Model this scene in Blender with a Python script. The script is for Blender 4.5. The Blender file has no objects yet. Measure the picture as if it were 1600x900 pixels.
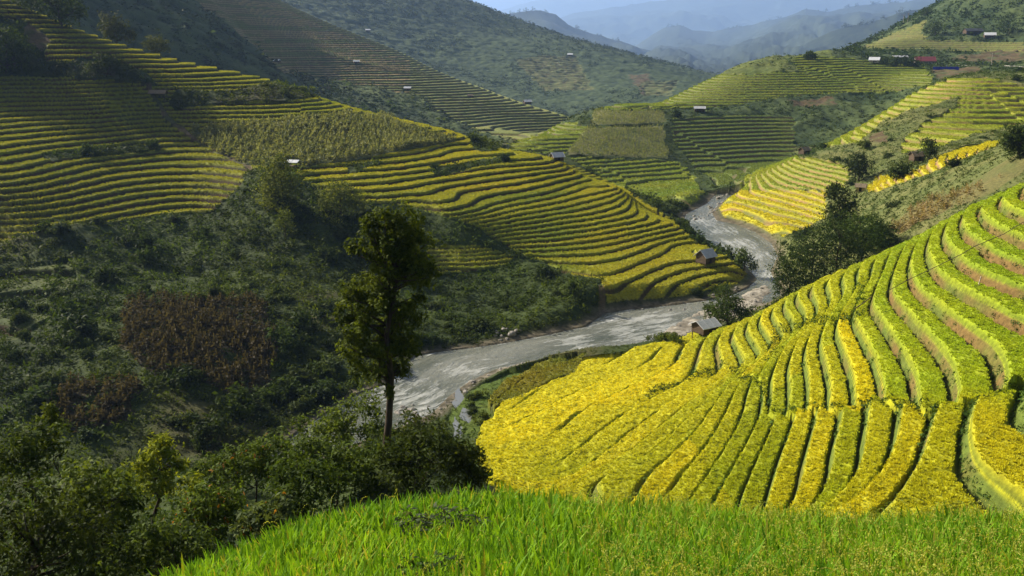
import bpy, math, numpy as np
from math import radians, sin, cos, tan, pi

# ------------------------------------------------------------------ scene
S = bpy.context.scene
HAZE = 0.00007
C = S.collection
F_PX = 1400.0
PITCH = math.atan(370/1400.0)
CP, SP = cos(PITCH), sin(PITCH)

def pix(px, py):
    """photo pixel -> (X/Y, Z/Y) of its viewing ray in the world (camera at the origin, looking along +Y)"""
    px = np.asarray(px, float); py = np.asarray(py, float)
    yc = (450-py)/F_PX
    den = CP+yc*SP
    return (px-800)/F_PX/den, (-SP+yc*CP)/den

def unpix(u, s):
    """inverse of pix"""
    f = CP-s*SP
    return 800+F_PX*u/f, 450-F_PX*(SP+s*CP)/f

cam = bpy.data.cameras.new('camera')
cam.sensor_width = 36; cam.lens = 36*F_PX/1600
cam.clip_start = 0.1; cam.clip_end = 90000
co = bpy.data.objects.new('camera', cam); C.objects.link(co)
co.rotation_euler = (pi/2-PITCH, 0, 0)
S.camera = co

# ------------------------------------------------------------------ noise helpers (numpy)
def _hash(ix, iy, seed):
    h = (ix.astype(np.int64)*374761393+iy.astype(np.int64)*668265263+seed*1442695041) & 0x7fffffff
    h = ((h ^ (h >> 13))*1274126177) & 0x7fffffff
    return ((h ^ (h >> 16)) & 0xffff)/65535.0
def vnoise(x, y, seed=0):
    ix = np.floor(x); iy = np.floor(y)
    fx = x-ix; fy = y-iy
    fx = fx*fx*(3-2*fx); fy = fy*fy*(3-2*fy)
    a = _hash(ix, iy, seed); b = _hash(ix+1, iy, seed); c = _hash(ix, iy+1, seed); d = _hash(ix+1, iy+1, seed)
    return (a+(b-a)*fx+(c-a)*fy+(a-b-c+d)*fx*fy)*2-1
def fbm(x, y, seed=0, oct=4, gain=.5):
    r = 0; a = 1; t = 0
    for o in range(oct):
        r = r+a*vnoise(x*2**o+17.3*o, y*2**o-9.1*o, seed+o); t += a; a *= gain
    return r/t
def sstep(a, b, x):
    t = np.clip((x-a)/(b-a), 0, 1); return t*t*(3-2*t)
def lerp(a, b, t): return a+(b-a)*t
def in_poly(x, y, poly):
    x = np.asarray(x); r = np.zeros(x.shape, bool); n = len(poly)
    for i in range(n):
        x0, y0 = poly[i]; x1, y1 = poly[(i+1) % n]
        if y0 == y1: continue
        c = ((y0 > y) != (y1 > y)) & (x < (x1-x0)*(y-y0)/(y1-y0)+x0)
        r ^= c
    return r
def poly_dist(x, y, poly, closed=True):
    d = np.full(np.shape(x), 1e9); n = len(poly)
    for i in range(n if closed else n-1):
        x0, y0 = poly[i]; x1, y1 = poly[(i+1) % n]
        dx, dy = x1-x0, y1-y0
        t = np.clip(((x-x0)*dx+(y-y0)*dy)/(dx*dx+dy*dy+1e-9), 0, 1)
        d = np.minimum(d, np.hypot(x-x0-t*dx, y-y0-t*dy))
    return d

# ------------------------------------------------------------------ the valley: surveyed heights -> one smooth land surface
CTRL = []
FAR_E = 1.6
def far(d):
    """survey depth -> metres: the back of the valley lies deeper than the first survey"""
    d = np.asarray(d, float); return np.where(d > 370, 370*(np.maximum(d, 1)/370)**FAR_E, d)
def unfar(Y):
    Y = np.asarray(Y, float); return np.where(Y > 370, 370*(np.maximum(Y, 1)/370)**(1/FAR_E), Y)
def P(px, py, d):
    u, s = pix(px, py); CTRL.append((float(u), math.log(float(far(d))), float(s)))
def Q(px, d, z):
    CTRL.append(((px-800)/1400.0, math.log(float(far(d))), z/d))
# near slope on the camera's side
for px in (-300, -50, 300, 650):
    Q(px, 13, -12); Q(px, 30, -19); Q(px, 75, -38)
for px in (-300, -50, 250): Q(px, 52, -28); Q(px, 98, -55)
P(600, 712, 52); P(480, 800, 50); Q(700, 95, -46); Q(560, 112, -55)
for px in (1000, 1300, 1600, 1850): Q(px, 13, -12); Q(px, 21, -19); Q(px, 31, -25)
# bright hillside on the right
for a in ((745,690,108),(870,750,92),(930,755,85),(1180,560,125),(1060,660,102),(1300,784,59),(1345,675,71.5),(1320,510,102),
          (1350,440,123),(1380,398,140),(1130,770,72),(1200,640,92),(1230,540,113.5),(1250,455,141),(1600,540,78),(1430,380,128),
          (1600,800,49.5),(1600,650,61),(1600,292,125),(1500,335,130),(1120,518,150),(1000,548,151),(900,570,147),(850,590,140),
          (820,690,108),(900,650,116),(1000,600,128),(1060,560,140),(760,640,128),(1050,830,66),(1250,830,53),(900,800,80),(1400,850,47.5),(1170,880,54),(1700,850,45),(1750,650,60),(1750,500,79),(1750,240,125)): P(*a)
for a in ((1600,150,-25),(1600,170,-29),(1430,150,-35),(1430,167,-41),(1300,163,-46),(1300,182,-49),(1230,165,-51),(1230,190,-53),
          (1800,150,-22),(1800,172,-27)): Q(*a)
# slope behind it
for a in ((1600,240,200),(1500,300,200),(1400,360,195),(1750,210,200)): P(*a)
Q(1330,195,-46)
# long spur on the left
for a in ((-150,-60,310),(0,0,320),(130,50,335),(240,85,345),(400,120,345),(520,160,340),(700,205,325),(870,250,300),(960,290,280),
          (1050,350,250),(1100,390,228),(1160,428,214),(0,305,205),(390,270,243),(0,378,195),(320,330,225),(100,200,262),(230,190,286),
          (0,125,285),(170,122,295),(480,265,250),(700,232,299),(700,337,222),(913,290,278),(690,400,212),(945,440,197),(1070,390,233),(800,405,213),
          (830,330,240),(600,350,222),(560,291,239),(720,272,264),(640,283,249),(640,316,231),(720,301,247),(640,250,268),(800,312,247),(600,320,228),(430,300,229),(-200,380,185),(-200,250,225),(-200,100,270)): P(*a)
for a in ((-150,400,5),(0,400,-6),(240,420,-25),(400,415,-35),(520,410,-42),(700,400,-48),(870,350,-49),(960,315,-52),(1050,280,-54)): Q(*a)
# bushy left slope down to the river
for a in ((0,450,174),(0,550,143),(0,680,119),(0,800,104),(250,400,197),(250,500,158),(250,600,133),(400,690,124),(450,500,165),(560,560,154),
          (500,640,137),(-200,500,160),(-200,680,118)): P(*a)
# hill in the middle, right of centre
for a in ((800,222,400),(870,195,440),(960,165,460),(1040,160,480),(1180,95,530),(1100,130,500),(900,260,372),(1000,310,322),(1100,300,330),
          (1000,240,400),(1100,215,425),(1200,190,450),(1300,170,460),(1240,250,385),(1330,215,430),(1400,150,470),(1350,110,520),(1250,85,560),
          (1300,80,570),(1460,130,470)): P(*a)
for a in ((1180,700,-30),(1040,620,-50),(870,520,-52),(960,560,-50),(800,445,-51),(1140,345,-51),(1300,402,-43),(1400,428,-30),(1500,440,-18)): Q(*a)
# slope across the river on the right
for a in ((1140,310,310),(1180,278,345),(1255,240,350),(1300,225,358),(1370,185,375),(1420,150,395),(1480,125,410),(1600,112,410),(1200,345,275),
          (1280,355,258),(1160,297,325),(1600,190,335),(1450,200,335),(1400,262,285),(1560,225,272),(1370,290,252),(1290,300,290),(1350,240,320),
          (1750,100,410),(1750,180,330)): P(*a)
# houses' shoulder and the dark hill behind
for a in ((1440,100,560),(1560,104,500),(1600,106,480),(1340,72,640),(1450,48,660),(1500,0,690),(1600,-60,690),(1560,62,620),(1400,62,640),(1750,90,500),(1750,-80,700)): P(*a)
for a in ((1340,900,-10),(1500,950,10),(1700,950,30),(1250,900,-40)): Q(*a)
# blue terraced ridge on the left
for a in ((430,0,650),(330,-60,640),(200,-100,600),(500,30,670),(640,90,680),(760,140,620),(890,185,560),(330,0,550),(430,100,560),(640,140,560),
          (560,160,510),(300,60,480),(200,30,470),(130,0,460),(800,205,500),(0,-60,450)): P(*a)
for a in ((430,840,34),(600,780,-12),(700,740,-35),(800,700,-54),(890,650,-57),(200,800,60)): Q(*a)
# wooded ridge behind it
for a in ((720,0,1050),(600,-40,1050),(400,-90,1050),(800,50,1000),(870,64,980),(960,84,960),(1090,124,900),(800,130,850),(900,170,780),(700,100,880),(600,60,900),
          (1000,150,800)): P(*a)
for a in ((1090,1300,-70),(800,1400,-30),(400,1400,60),(1300,1300,-60),(1600,1400,0),(100,1100,80),(-200,1100,90),(-200,700,60)): Q(*a)

CT = np.array(CTRL)
def tps_kernel(r2): return np.where(r2 > 1e-12, r2*np.log(r2+1e-12), 0)
AL = 0.8
def _tps():
    X = np.c_[CT[:, 0], CT[:, 1]*AL]; n = len(X)
    r2 = ((X[:, None]-X[None])**2).sum(-1)
    A = np.zeros((n+3, n+3)); A[:n, :n] = tps_kernel(r2)+np.eye(n)*2e-4
    A[:n, n] = 1; A[:n, n+1:] = X; A[n, :n] = 1; A[n+1:, :n] = X.T
    b = np.zeros(n+3); b[:n] = CT[:, 2]
    return X, np.linalg.solve(A, b)
TX, TW = _tps()
def tps_eval(u, l):
    sh = u.shape; q = np.c_[u.ravel(), l.ravel()*AL]; out = np.empty(len(q))
    for i in range(0, len(q), 20000):
        c = q[i:i+20000]
        r2 = ((c[:, None]-TX[None])**2).sum(-1)
        out[i:i+20000] = tps_kernel(r2)@TW[:-3]+TW[-3]+c@TW[-2:]
    return out.reshape(sh)
GU = np.linspace(-.9, .9, 260); GL = np.linspace(math.log(11), math.log(3150), 320)
_gu, _gl = np.meshgrid(GU, GL)
GS = tps_eval(_gu, _gl)
def base_s(u, l):
    """bicubic (Catmull-Rom) look-up of the surveyed surface"""
    fu = np.clip((u-GU[0])/(GU[1]-GU[0]), 1, len(GU)-3.001); fl = np.clip((l-GL[0])/(GL[1]-GL[0]), 1, len(GL)-3.001)
    iu = fu.astype(int); il = fl.astype(int); tu = fu-iu; tl = fl-il
    def w(t): return (-.5*t+t*t-.5*t**3, 1-2.5*t*t+1.5*t**3, .5*t+2*t*t-1.5*t**3, -.5*t*t+.5*t**3)
    wu = w(tu); wl = w(tl); r = 0
    for a in range(4):
        for b in range(4): r = r+wl[a]*wu[b]*GS[il+a-1, iu+b-1]
    return r
#STAGE1END
# ------------------------------------------------------------------ mesh / object helpers
rng = np.random.default_rng(7)
QUALITY = 1.0
def mesh_np(name, V, Fc, col=None, mat=None, smooth=False):
    """mesh from numpy arrays; Fc is (n,k) with k corners; col is an (n,3) albedo per vertex"""
    V = np.asarray(V, np.float32); Fc = np.asarray(Fc, np.int32); k = Fc.shape[1]
    me = bpy.data.meshes.new(name)
    me.vertices.add(len(V)); me.vertices.foreach_set('co', V.ravel())
    me.loops.add(Fc.size); me.loops.foreach_set('vertex_index', Fc.ravel())
    me.polygons.add(len(Fc)); me.polygons.foreach_set('loop_start', np.arange(0, Fc.size, k, dtype=np.int32))
    me.polygons.foreach_set('loop_total', np.full(len(Fc), k, np.int32))
    me.update()
    if smooth: me.polygons.foreach_set('use_smooth', np.ones(len(Fc), bool))
    if col is not None:
        c4 = np.ones((len(V), 4), np.float32); c4[:, :3] = col
        me.color_attributes.new('albedo', 'FLOAT_COLOR', 'POINT').data.foreach_set('color', c4.ravel())
    if mat: me.materials.append(mat)
    return me
def link(name, me, parent=None, loc=None):
    o = bpy.data.objects.new(name, me); C.objects.link(o)
    if parent: o.parent = parent
    if loc is not None: o.location = loc
    return o
def tag(o, label, cat, group=None, kind=None):
    o['label'] = label; o['category'] = cat
    if group: o['group'] = group
    if kind: o['kind'] = kind
    return o
def empty(name, loc, rz=0):
    o = bpy.data.objects.new(name, None); C.objects.link(o); o.location = loc; o.rotation_euler = (0, 0, rz)
    o.empty_display_size = .2
    return o
def copy_tree(o):
    c = o.copy(); C.objects.link(c)
    for ch in list(o.children):
        k = ch.copy(); C.objects.link(k); k.parent = c
        for g in ch.children:
            d = g.copy(); C.objects.link(d); d.parent = k
    return c

class MB:
    """collects boxes, tubes and sheets into one mesh"""
    def __init__(s): s.v = []; s.f = []
    def poly(s, pts, faces):
        b = len(s.v); s.v += [tuple(p) for p in pts]; s.f += [tuple(i+b for i in f) for f in faces]
    def box(s, x0, x1, y0, y1, z0, z1):
        s.poly([(x0,y0,z0),(x1,y0,z0),(x1,y1,z0),(x0,y1,z0),(x0,y0,z1),(x1,y0,z1),(x1,y1,z1),(x0,y1,z1)],
               [(0,3,2,1),(4,5,6,7),(0,1,5,4),(1,2,6,5),(2,3,7,6),(3,0,4,7)])
    def tube(s, pts, rad, n=6):
        pts = [np.array(p, float) for p in pts]; b = len(s.v)
        for i, p in enumerate(pts):
            t = pts[min(i+1, len(pts)-1)]-pts[max(i-1, 0)]; t /= np.linalg.norm(t)+1e-9
            a = np.cross(t, (0, 0, 1) if abs(t[2]) < .9 else (1, 0, 0)); a /= np.linalg.norm(a); c = np.cross(t, a)
            r = rad[i] if hasattr(rad, '__len__') else rad
            for k in range(n):
                w = 2*pi*k/n; s.v.append(tuple(p+r*(cos(w)*a+sin(w)*c)))
        for i in range(len(pts)-1):
            for k in range(n):
                s.f.append((b+i*n+k, b+i*n+(k+1) % n, b+(i+1)*n+(k+1) % n, b+(i+1)*n+k))
        s.f.append(tuple(b+k for k in reversed(range(n)))); s.f.append(tuple(b+(len(pts)-1)*n+k for k in range(n)))
    def mesh(s, name, mat, bevel=0, smooth=False):
        me = bpy.data.meshes.new(name); me.from_pydata(s.v, [], s.f); me.update()
        if mat: me.materials.append(mat)
        if smooth: me.polygons.foreach_set('use_smooth', [True]*len(me.polygons))
        return me

# ------------------------------------------------------------------ materials
def new_mat(name):
    m = bpy.data.materials.new(name); m.use_nodes = True; nt = m.node_tree
    return m, nt, nt.nodes, nt.links, nt.nodes['Principled BSDF']
def mat_land(name, scale=1.5, var=.45, bump=.5):
    m, nt, N, L, B = new_mat(name)
    at = N.new('ShaderNodeAttribute'); at.attribute_name = 'albedo'
    tc = N.new('ShaderNodeTexCoord'); no = N.new('ShaderNodeTexNoise'); no.inputs['Scale'].default_value = scale
    no.inputs['Detail'].default_value = 6; no.inputs['Roughness'].default_value = .7
    L.new(tc.outputs['Object'], no.inputs['Vector'])
    mr = N.new('ShaderNodeMapRange'); mr.inputs[1].default_value = .3; mr.inputs[2].default_value = .7
    mr.inputs[3].default_value = 1-var; mr.inputs[4].default_value = 1+var; L.new(no.outputs['Fac'], mr.inputs[0])
    mx = N.new('ShaderNodeVectorMath'); mx.operation = 'MULTIPLY'
    L.new(at.outputs['Color'], mx.inputs[0]); L.new(mr.outputs[0], mx.inputs[1]); L.new(mx.outputs[0], B.inputs['Base Color'])
    B.inputs['Roughness'].default_value = .9; B.inputs['Specular IOR Level'].default_value = .15
    bp = N.new('ShaderNodeBump'); bp.inputs['Strength'].default_value = bump; bp.inputs['Distance'].default_value = .4
    L.new(no.outputs['Fac'], bp.inputs['Height']); L.new(bp.outputs[0], B.inputs['Normal'])
    return m
def mat_leaf(name, trans=.35, rough=.65, spec=.06, rand=0.0):
    m, nt, N, L, B = new_mat(name)
    at = N.new('ShaderNodeAttribute'); at.attribute_name = 'albedo'
    oi = N.new('ShaderNodeObjectInfo'); hs = N.new('ShaderNodeHueSaturation')
    mr = N.new('ShaderNodeMapRange'); mr.inputs[3].default_value = 1-rand; mr.inputs[4].default_value = 1+rand
    L.new(oi.outputs['Random'], mr.inputs[0]); L.new(mr.outputs[0], hs.inputs['Value'])
    L.new(at.outputs['Color'], hs.inputs['Color'])
    L.new(hs.outputs[0], B.inputs['Base Color']); B.inputs['Roughness'].default_value = rough
    B.inputs['Specular IOR Level'].default_value = spec
    tr = N.new('ShaderNodeBsdfTranslucent'); mx = N.new('ShaderNodeMixShader'); mx.inputs[0].default_value = trans
    mul = N.new('ShaderNodeVectorMath'); mul.operation = 'MULTIPLY'; mul.inputs[1].default_value = (1.35, 1.25, .5)
    L.new(hs.outputs[0], mul.inputs[0]); L.new(mul.outputs[0], tr.inputs['Color'])
    L.new(B.outputs[0], mx.inputs[1]); L.new(tr.outputs[0], mx.inputs[2])
    L.new(mx.outputs[0], N['Material Output'].inputs['Surface'])
    return m
def mat_plain(name, col, rough=.8, var=.35, scale=3.0, spec=.3, stretch=(1, 1, 1), bump=.15):
    m, nt, N, L, B = new_mat(name)
    tc = N.new('ShaderNodeTexCoord'); mp = N.new('ShaderNodeMapping'); mp.inputs['Scale'].default_value = stretch
    no = N.new('ShaderNodeTexNoise'); no.inputs['Scale'].default_value = scale; no.inputs['Detail'].default_value = 5
    L.new(tc.outputs['Object'], mp.inputs[0]); L.new(mp.outputs[0], no.inputs['Vector'])
    rp = N.new('ShaderNodeValToRGB'); rp.color_ramp.elements[0].position = .3; rp.color_ramp.elements[1].position = .7
    rp.color_ramp.elements[0].color = (*[c*(1-var) for c in col], 1); rp.color_ramp.elements[1].color = (*[min(.95, c*(1+var)) for c in col], 1)
    L.new(no.outputs['Fac'], rp.inputs[0]); L.new(rp.outputs[0], B.inputs['Base Color'])
    B.inputs['Roughness'].default_value = rough; B.inputs['Specular IOR Level'].default_value = spec
    bp = N.new('ShaderNodeBump'); bp.inputs['Strength'].default_value = bump; bp.inputs['Distance'].default_value = .05
    L.new(no.outputs['Fac'], bp.inputs['Height']); L.new(bp.outputs[0], B.inputs['Normal'])
    return m
M_LAND = mat_land('land', 1.6, .4, .5)
M_FAR = mat_land('far_land', .05, .3, .2)
M_LEAF = mat_leaf('leaf', rand=.3)
M_WILD = mat_leaf('wild_leaf')
M_RICE = mat_leaf('rice_leaf', .40, .6, .08)
M_BARK = mat_plain('bark', (.06, .045, .03), .9, .5, 2.0, .1, (4, 4, .6), .6)

# ------------------------------------------------------------------ river outline (photo survey -> water level)
def wl(Y): return -55.4+(np.clip(Y, 60, 420)-190)*.012
def on_water(px, py):
    u, s = pix(px, py); Y = 170.0
    for _ in range(30): Y = float(wl(Y)/s)
    return (float(u)*Y, Y)
RIVER_PX = [(1146,300),(1118,304),(1104,318),(1072,334),(1066,346),(1078,360),(1092,378),(1128,398),(1160,412),(1182,436),(1168,450),(1140,462),
    (1100,470),(1040,478),(980,484),(944,490),(915,510),(860,522),(800,534),(740,543),(690,549),(650,556),(622,576),(600,600),(545,622),(470,672),(380,740),(250,800),
    (300,840),(430,760),(500,715),(570,690),(640,664),(676,648),(700,622),(730,600),(770,580),(820,568),(900,556),(960,552),(1020,547),(1060,540),(1090,522),(1122,502),
    (1170,488),(1200,474),(1222,462),(1215,445),(1205,425),(1216,400),(1206,380),(1180,362),(1150,350),(1120,344),(1112,330),(1128,318),(1150,308)]
RIVER = [on_water(*p) for p in RIVER_PX]
GRAVEL_PX = [(1010,530),(1035,507),(1080,484),(1120,474),(1165,452),(1188,440),(1204,432),(1216,458),(1190,484),(1120,504),(1090,524),(1060,545),(1030,543)]
GRAVEL2_PX = [(676,650),(700,622),(735,596),(790,570),(830,560),(835,572),(790,580),(750,602),(715,630),(690,655)]
GRAVEL3_PX = [(605,650),(620,634),(650,628),(668,634),(640,655),(615,664)]
GRAVELS = [[on_water(*p) for p in g] for g in (GRAVEL_PX, GRAVEL2_PX, GRAVEL3_PX)]

# ------------------------------------------------------------------ fine land grid (rows of even spacing per depth band)
def rows():
    r = []
    for a, b, d in ((13,30,.6),(30,50,.28),(50,165,.14),(165,190,.3),(190,350,.3),(350,800,.75),(800,1700,2.2),(1700,3050,6)):
        n = max(2, int((b-a)/d*QUALITY)); r.append(np.linspace(a, b, n, endpoint=False))
    return np.concatenate(r)
YR = rows(); NU = int(1330*QUALITY)
UR = np.linspace(-.8, .8, NU)
U, Yg = np.meshgrid(UR, YR)
LG = np.log(Yg); YO = unfar(Yg); YRO = unfar(YR)
Sg = base_s(U, LG); X = U*Yg; Z0 = Sg*Yg
PX, PY = unpix(U, Sg)                     # where the survey puts this spot in the photo
WX = 8*fbm(X/6+3, Yg/6, 91, 3)*np.clip(1400/Yg/7, .8, 3); WY = 3.0*fbm(X/5, Yg/5+8, 92, 3)*np.clip(1400/Yg/7, .8, 3)
CELL = (UR[1]-UR[0])*Yg*np.gradient(YR)[:, None]

def cover(poly, ymin, ymax):
    m = np.zeros(U.shape, bool)
    i0, i1 = np.searchsorted(YRO, [ymin, ymax])
    m[i0:i1] = in_poly(PX[i0:i1]+WX[i0:i1], PY[i0:i1]+WY[i0:i1], poly)
    return m
# which landform a spot belongs to, by depth and place
NEARB = (YO < 172)
def big(a, b, f, seed=0, o=3): return fbm(X/f+a, Yg/f+b, seed, o)
n40 = big(3, 1, 40, 1); n12 = big(5, 2, 12, 2); n4 = big(1, 7, 4, 3); n1 = big(2, 2, 1.1, 4, 2)

POLY_B = [(742,694),(765,652),(800,612),(850,584),(905,566),(1000,545),(1120,514),(1230,446),(1390,378),(1480,334),(1600,284),(1760,205),(1900,160),(1900,1000),(860,1000),(752,735)]
POLY_E = [(-400,-120),(-10,-8),(60,22),(140,50),(240,82),(400,118),(520,156),(600,180),(700,203),(780,226),(870,248),(960,286),(1050,345),(1100,385),(1166,418),(1166,438),(1060,456),(955,461),(938,436),(880,424),(805,392),
    (740,354),(690,336),(640,322),(560,312),(510,296),(470,283),(452,250),(430,262),(385,268),(380,284),(330,330),(100,354),(0,384),(-400,470)]
POLY_E3 = [(665,384),(742,383),(772,392),(803,402),(795,414),(740,422),(684,430)]
POLY_F = [(-300,470),(0,425),(60,412),(115,402),(125,440),(100,480),(40,520),(-300,640)]
POLY_J1 = [(795,224),(860,200),(892,190),(917,200),(890,238),(850,252),(800,250)]
POLY_J2 = [(880,243),(960,250),(1060,252),(1082,275),(1104,312),(1040,316),(960,290)]
POLY_J3 = [(1050,186),(1130,178),(1240,182),(1242,290),(1180,280),(1120,292),(1085,260),(1050,215)]
POLY_J4 = [(940,164),(1030,160),(1065,140),(1110,112),(1130,117),(1250,112),(1235,96),(1250,88),(1310,90),(1440,106),(1455,112),(1456,136),(1400,142),(1300,146),(1240,150),(1160,163),(1040,173),(945,170)]
POLY_L1 = [(1112,326),(1130,303),(1160,288),(1200,292),(1292,302),(1288,345),(1262,358),(1232,366),(1160,348)]
POLY_L2 = [(1150,292),(1180,268),(1240,245),(1300,250),(1330,265),(1320,296),(1290,300),(1200,292)]
POLY_L3 = [(1285,228),(1340,198),(1420,148),(1480,124),(1540,120),(1600,135),(1800,120),(1800,165),(1600,196),(1520,212),(1480,226),(1410,242),(1404,226),(1440,196),(1490,170),(1500,150),(1430,172),(1380,190),(1340,224)]
POLY_L4 = [(1350,298),(1372,276),(1420,268),(1470,245),(1490,238),(1540,222),(1562,220),(1560,238),(1500,256),(1440,274),(1400,288),(1370,300)]
POLY_H = [(290,-10),(330,-80),(420,-20),(520,30),(640,84),(760,130),(892,184),(872,204),(800,222),(735,200),(690,180),(655,152),(600,140),(520,128),(440,112),(405,80)]
POLY_I = [(803,92),(850,86),(900,88),(926,140),(850,142),(830,120)]
POLY_I2 = [(1000,128),(1060,125),(1048,150),(1010,152)]
POLY_K = [(1345,76),(1380,58),(1450,30),(1440,50),(1450,62),(1600,66),(1600,82),(1450,78)]
POLY_C1 = [(764,622),(790,596),(830,575),(870,560),(915,556),(890,585),(850,600),(800,622),(768,640)]
POLY_C2 = [(690,650),(706,622),(740,600),(800,572),(900,556),(905,566),(850,584),(800,612),(765,652),(745,690),(720,672)]
# not rice inside the spur: maize, thickets, the gully path
POLY_MAIZE = [(300,206),(380,200),(450,190),(540,180),(600,184),(716,222),(640,234),(560,250),(480,262),(452,252),(430,262),(400,262),(340,240),(300,222)]
THICK_E = [[(265,150),(275,140),(300,143),(350,145),(438,131),(500,150),(450,160),(350,163),(270,172),(262,162)],
           [(-300,20),(0,28),(30,28),(75,58),(72,92),(110,98),(120,88),(170,88),(232,118),(246,134),(210,133),(160,124),(0,120),(-300,130)],
           [(735,215),(770,218),(790,232),(760,238),(738,232)],[(64,238),(250,228),(250,238),(70,250)],
           [(676,262),(760,250),(790,245),(790,252),(700,272),(676,274)],[(540,262),(590,252),(600,256),(545,272)]]
PATH_E = [(228,122),(238,150),(262,186),(300,216),(348,240),(390,262)]
MAIZE_J = [[(930,172),(1036,174),(1042,192),(925,196)],[(915,200),(1034,198),(1046,248),(888,242)]]
DRY_F = [(192,470),(250,462),(330,476),(420,470),(432,540),(425,610),(360,620),(300,588),(240,590),(190,540)]
DRY_F2 = [(70,640),(110,600),(190,595),(240,620),(200,660),(120,680)]
DRY_L = [(1385,362),(1440,318),(1500,296),(1600,236),(1800,160),(1800,220),(1600,268),(1560,300),(1480,332),(1400,372)]
SOIL = [([(983,118),(1012,115),(1030,147),(1005,150)],800,1000),([(938,446),(950,448),(948,470),(938,490),(926,490),(938,470)],182,206),([(1228,158),(1300,152),(1306,166),(1240,168)],430,560),([(1060,205),(1090,212),(1080,226),(1055,222)],400,460),([(1250,112),(1290,108),(1300,116),(1240,118)],480,580),
        ([(1480,92),(1600,72),(1700,70),(1700,98),(1520,98)],480,640),([(1455,112),(1530,104),(1540,120),(1470,126)],420,520),([(1360,210),(1380,202),(1390,222),(1352,228)],300,380),([(40,30),(80,58),(66,76),(36,62)],250,345)]

rice = np.zeros(U.shape, np.int8)         # 0 none, else which block of terraces
def add(idx, poly, a, b):
    rice[cover(poly, a, b)] = idx
add(1, POLY_B, 42, 172); add(2, POLY_E, 180, 372); add(2, POLY_E3, 190, 260); add(3, POLY_F, 140, 215)
add(4, POLY_J1, 380, 500); add(4, POLY_J2, 300, 430); add(5, POLY_J3, 330, 470); add(4, POLY_J4, 400, 600)
add(6, POLY_L1, 235, 335); add(6, POLY_L2, 270, 380); add(7, POLY_L3, 290, 430); add(6, POLY_L4, 230, 300)
add(8, POLY_H, 440, 720); add(8, POLY_I, 740, 1100); add(8, POLY_I2, 800, 1200); add(8, POLY_K, 560, 720); add(9, POLY_C1, 110, 175)
maize = cover(POLY_MAIZE, 225, 350)
thick = np.zeros(U.shape, bool)
for p in THICK_E: thick |= cover(p, 200, 360)
path = np.zeros(U.shape)
i0, i1 = np.searchsorted(YR, [180, 360])
path[i0:i1] = 1-sstep(2, 5, poly_dist(PX[i0:i1]+WX[i0:i1]*.5, PY[i0:i1]+WY[i0:i1], PATH_E, False))
rice[maize | thick] = 0; rice[(path > .5) & (rice == 2)] = 0
dryF = (cover(DRY_F, 115, 190) | (cover(DRY_F2, 105, 160) & (n4 > -.1))) & (n12*.8+n4*.5 > -.17); dryL = cover(DRY_L, 175, 230)
maizeJ = cover(MAIZE_J[0], 380, 500) | cover(MAIZE_J[1], 340, 470)
marsh = cover(POLY_C2, 105, 176) & (rice == 0)
soil = np.zeros(U.shape, bool)
for p, a, b in SOIL: soil |= cover(p, a, b) & (rice == 0)

# ---- terraces: risers follow the level lines of the land
STEP = np.array([1, 1.4, 1.05, 1.6, 1.2, 1.5, 1.0, 1.5, 1.35, 1.0])
PHASE = big(9, 4, 30, 11, 2)*.25+big(2, 8, 7, 12, 2)*.06
step = STEP[rice]
step = np.where((rice == 2) & (PX < 470), 1.2, step)
step = np.where((rice == 2) & (PX < 470) & (PY < 120), 1.6, step)
step = np.where((rice == 8) & (YO > 740), 1.6, step)
# the bright hillside: upper right flights are taller, and three bunds shift the flights against each other
FAULT = [(900,640),(985,632),(1040,604),(1085,588),(1130,572),(1190,600),(1200,640),(1260,640),(1330,640),(1370,632),(1440,640),(1540,632),(1590,600),(1700,600)]
FAULT2 = [(1200,560),(1215,520),(1290,500),(1335,500),(1350,440)]
below = np.zeros(U.shape, bool)
i0, i1 = np.searchsorted(YR, [42, 172])
PHASE = PHASE+np.where(np.isin(rice, (4, 5, 7)), .5*sstep(-.02, .02, fbm(X/22-40, Yg/60, 73, 2)-.2), 0)
fx = np.array([p[0] for p in FAULT]); fy = np.array([p[1] for p in FAULT])
below[i0:i1] = PY[i0:i1]+1.3*WX[i0:i1]+6*n4[i0:i1] > np.interp(PX[i0:i1], fx, fy)
isB = rice == 1
PHASE = PHASE+np.where(isB & below, .5*sstep(1080, 1230, PX), 0)
step = step*np.where(YO > 371, Yg/YO, 1)
_dzu = np.gradient(Z0, axis=1)/(UR[1]-UR[0]); _dzy = np.gradient(Z0, axis=0)/np.gradient(YR)[:, None]
GRAD = np.hypot(_dzu/Yg, _dzy-U/Yg*_dzu); del _dzu, _dzy
t = Z0/step+PHASE
t = np.where((rice == 2) & (PX >= 470) & (Z0 < -40), (-40/1.05+PHASE)+(Z0+40)/.74, t)
t = np.where(isB & ~below & (PX > 1250), t-.0, t)
kk = np.floor(t); ff = t-kk
A_TREAD = np.where(rice == 1, .80, np.where(rice == 8, .7, .72))+.08*n12*(rice != 1)+.04*n12*(rice == 1)
A_TREAD = np.maximum(A_TREAD, np.clip(1-np.where(rice == 1, .82, .95)*np.where(YO > 371, 2.2, 1)*GRAD/step, 0, .95))
ris = np.clip((ff-A_TREAD)/(1-A_TREAD), 0, 1)
zt = (kk+ff*.10+.90*sstep(0, 1, ris)*1.0-PHASE)*step
zt = (kk+np.where(ff < A_TREAD, .06*ff/A_TREAD, .06+.94*sstep(0, 1, ris))-PHASE)*step
low2 = (rice == 2) & (PX >= 470) & (Z0 < -40)
zt = np.where(low2, -40+((kk+np.where(ff < A_TREAD, .06*ff/A_TREAD, .06+.94*sstep(0, 1, ris)))-(-40/1.05+PHASE))*.74, zt)
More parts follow.
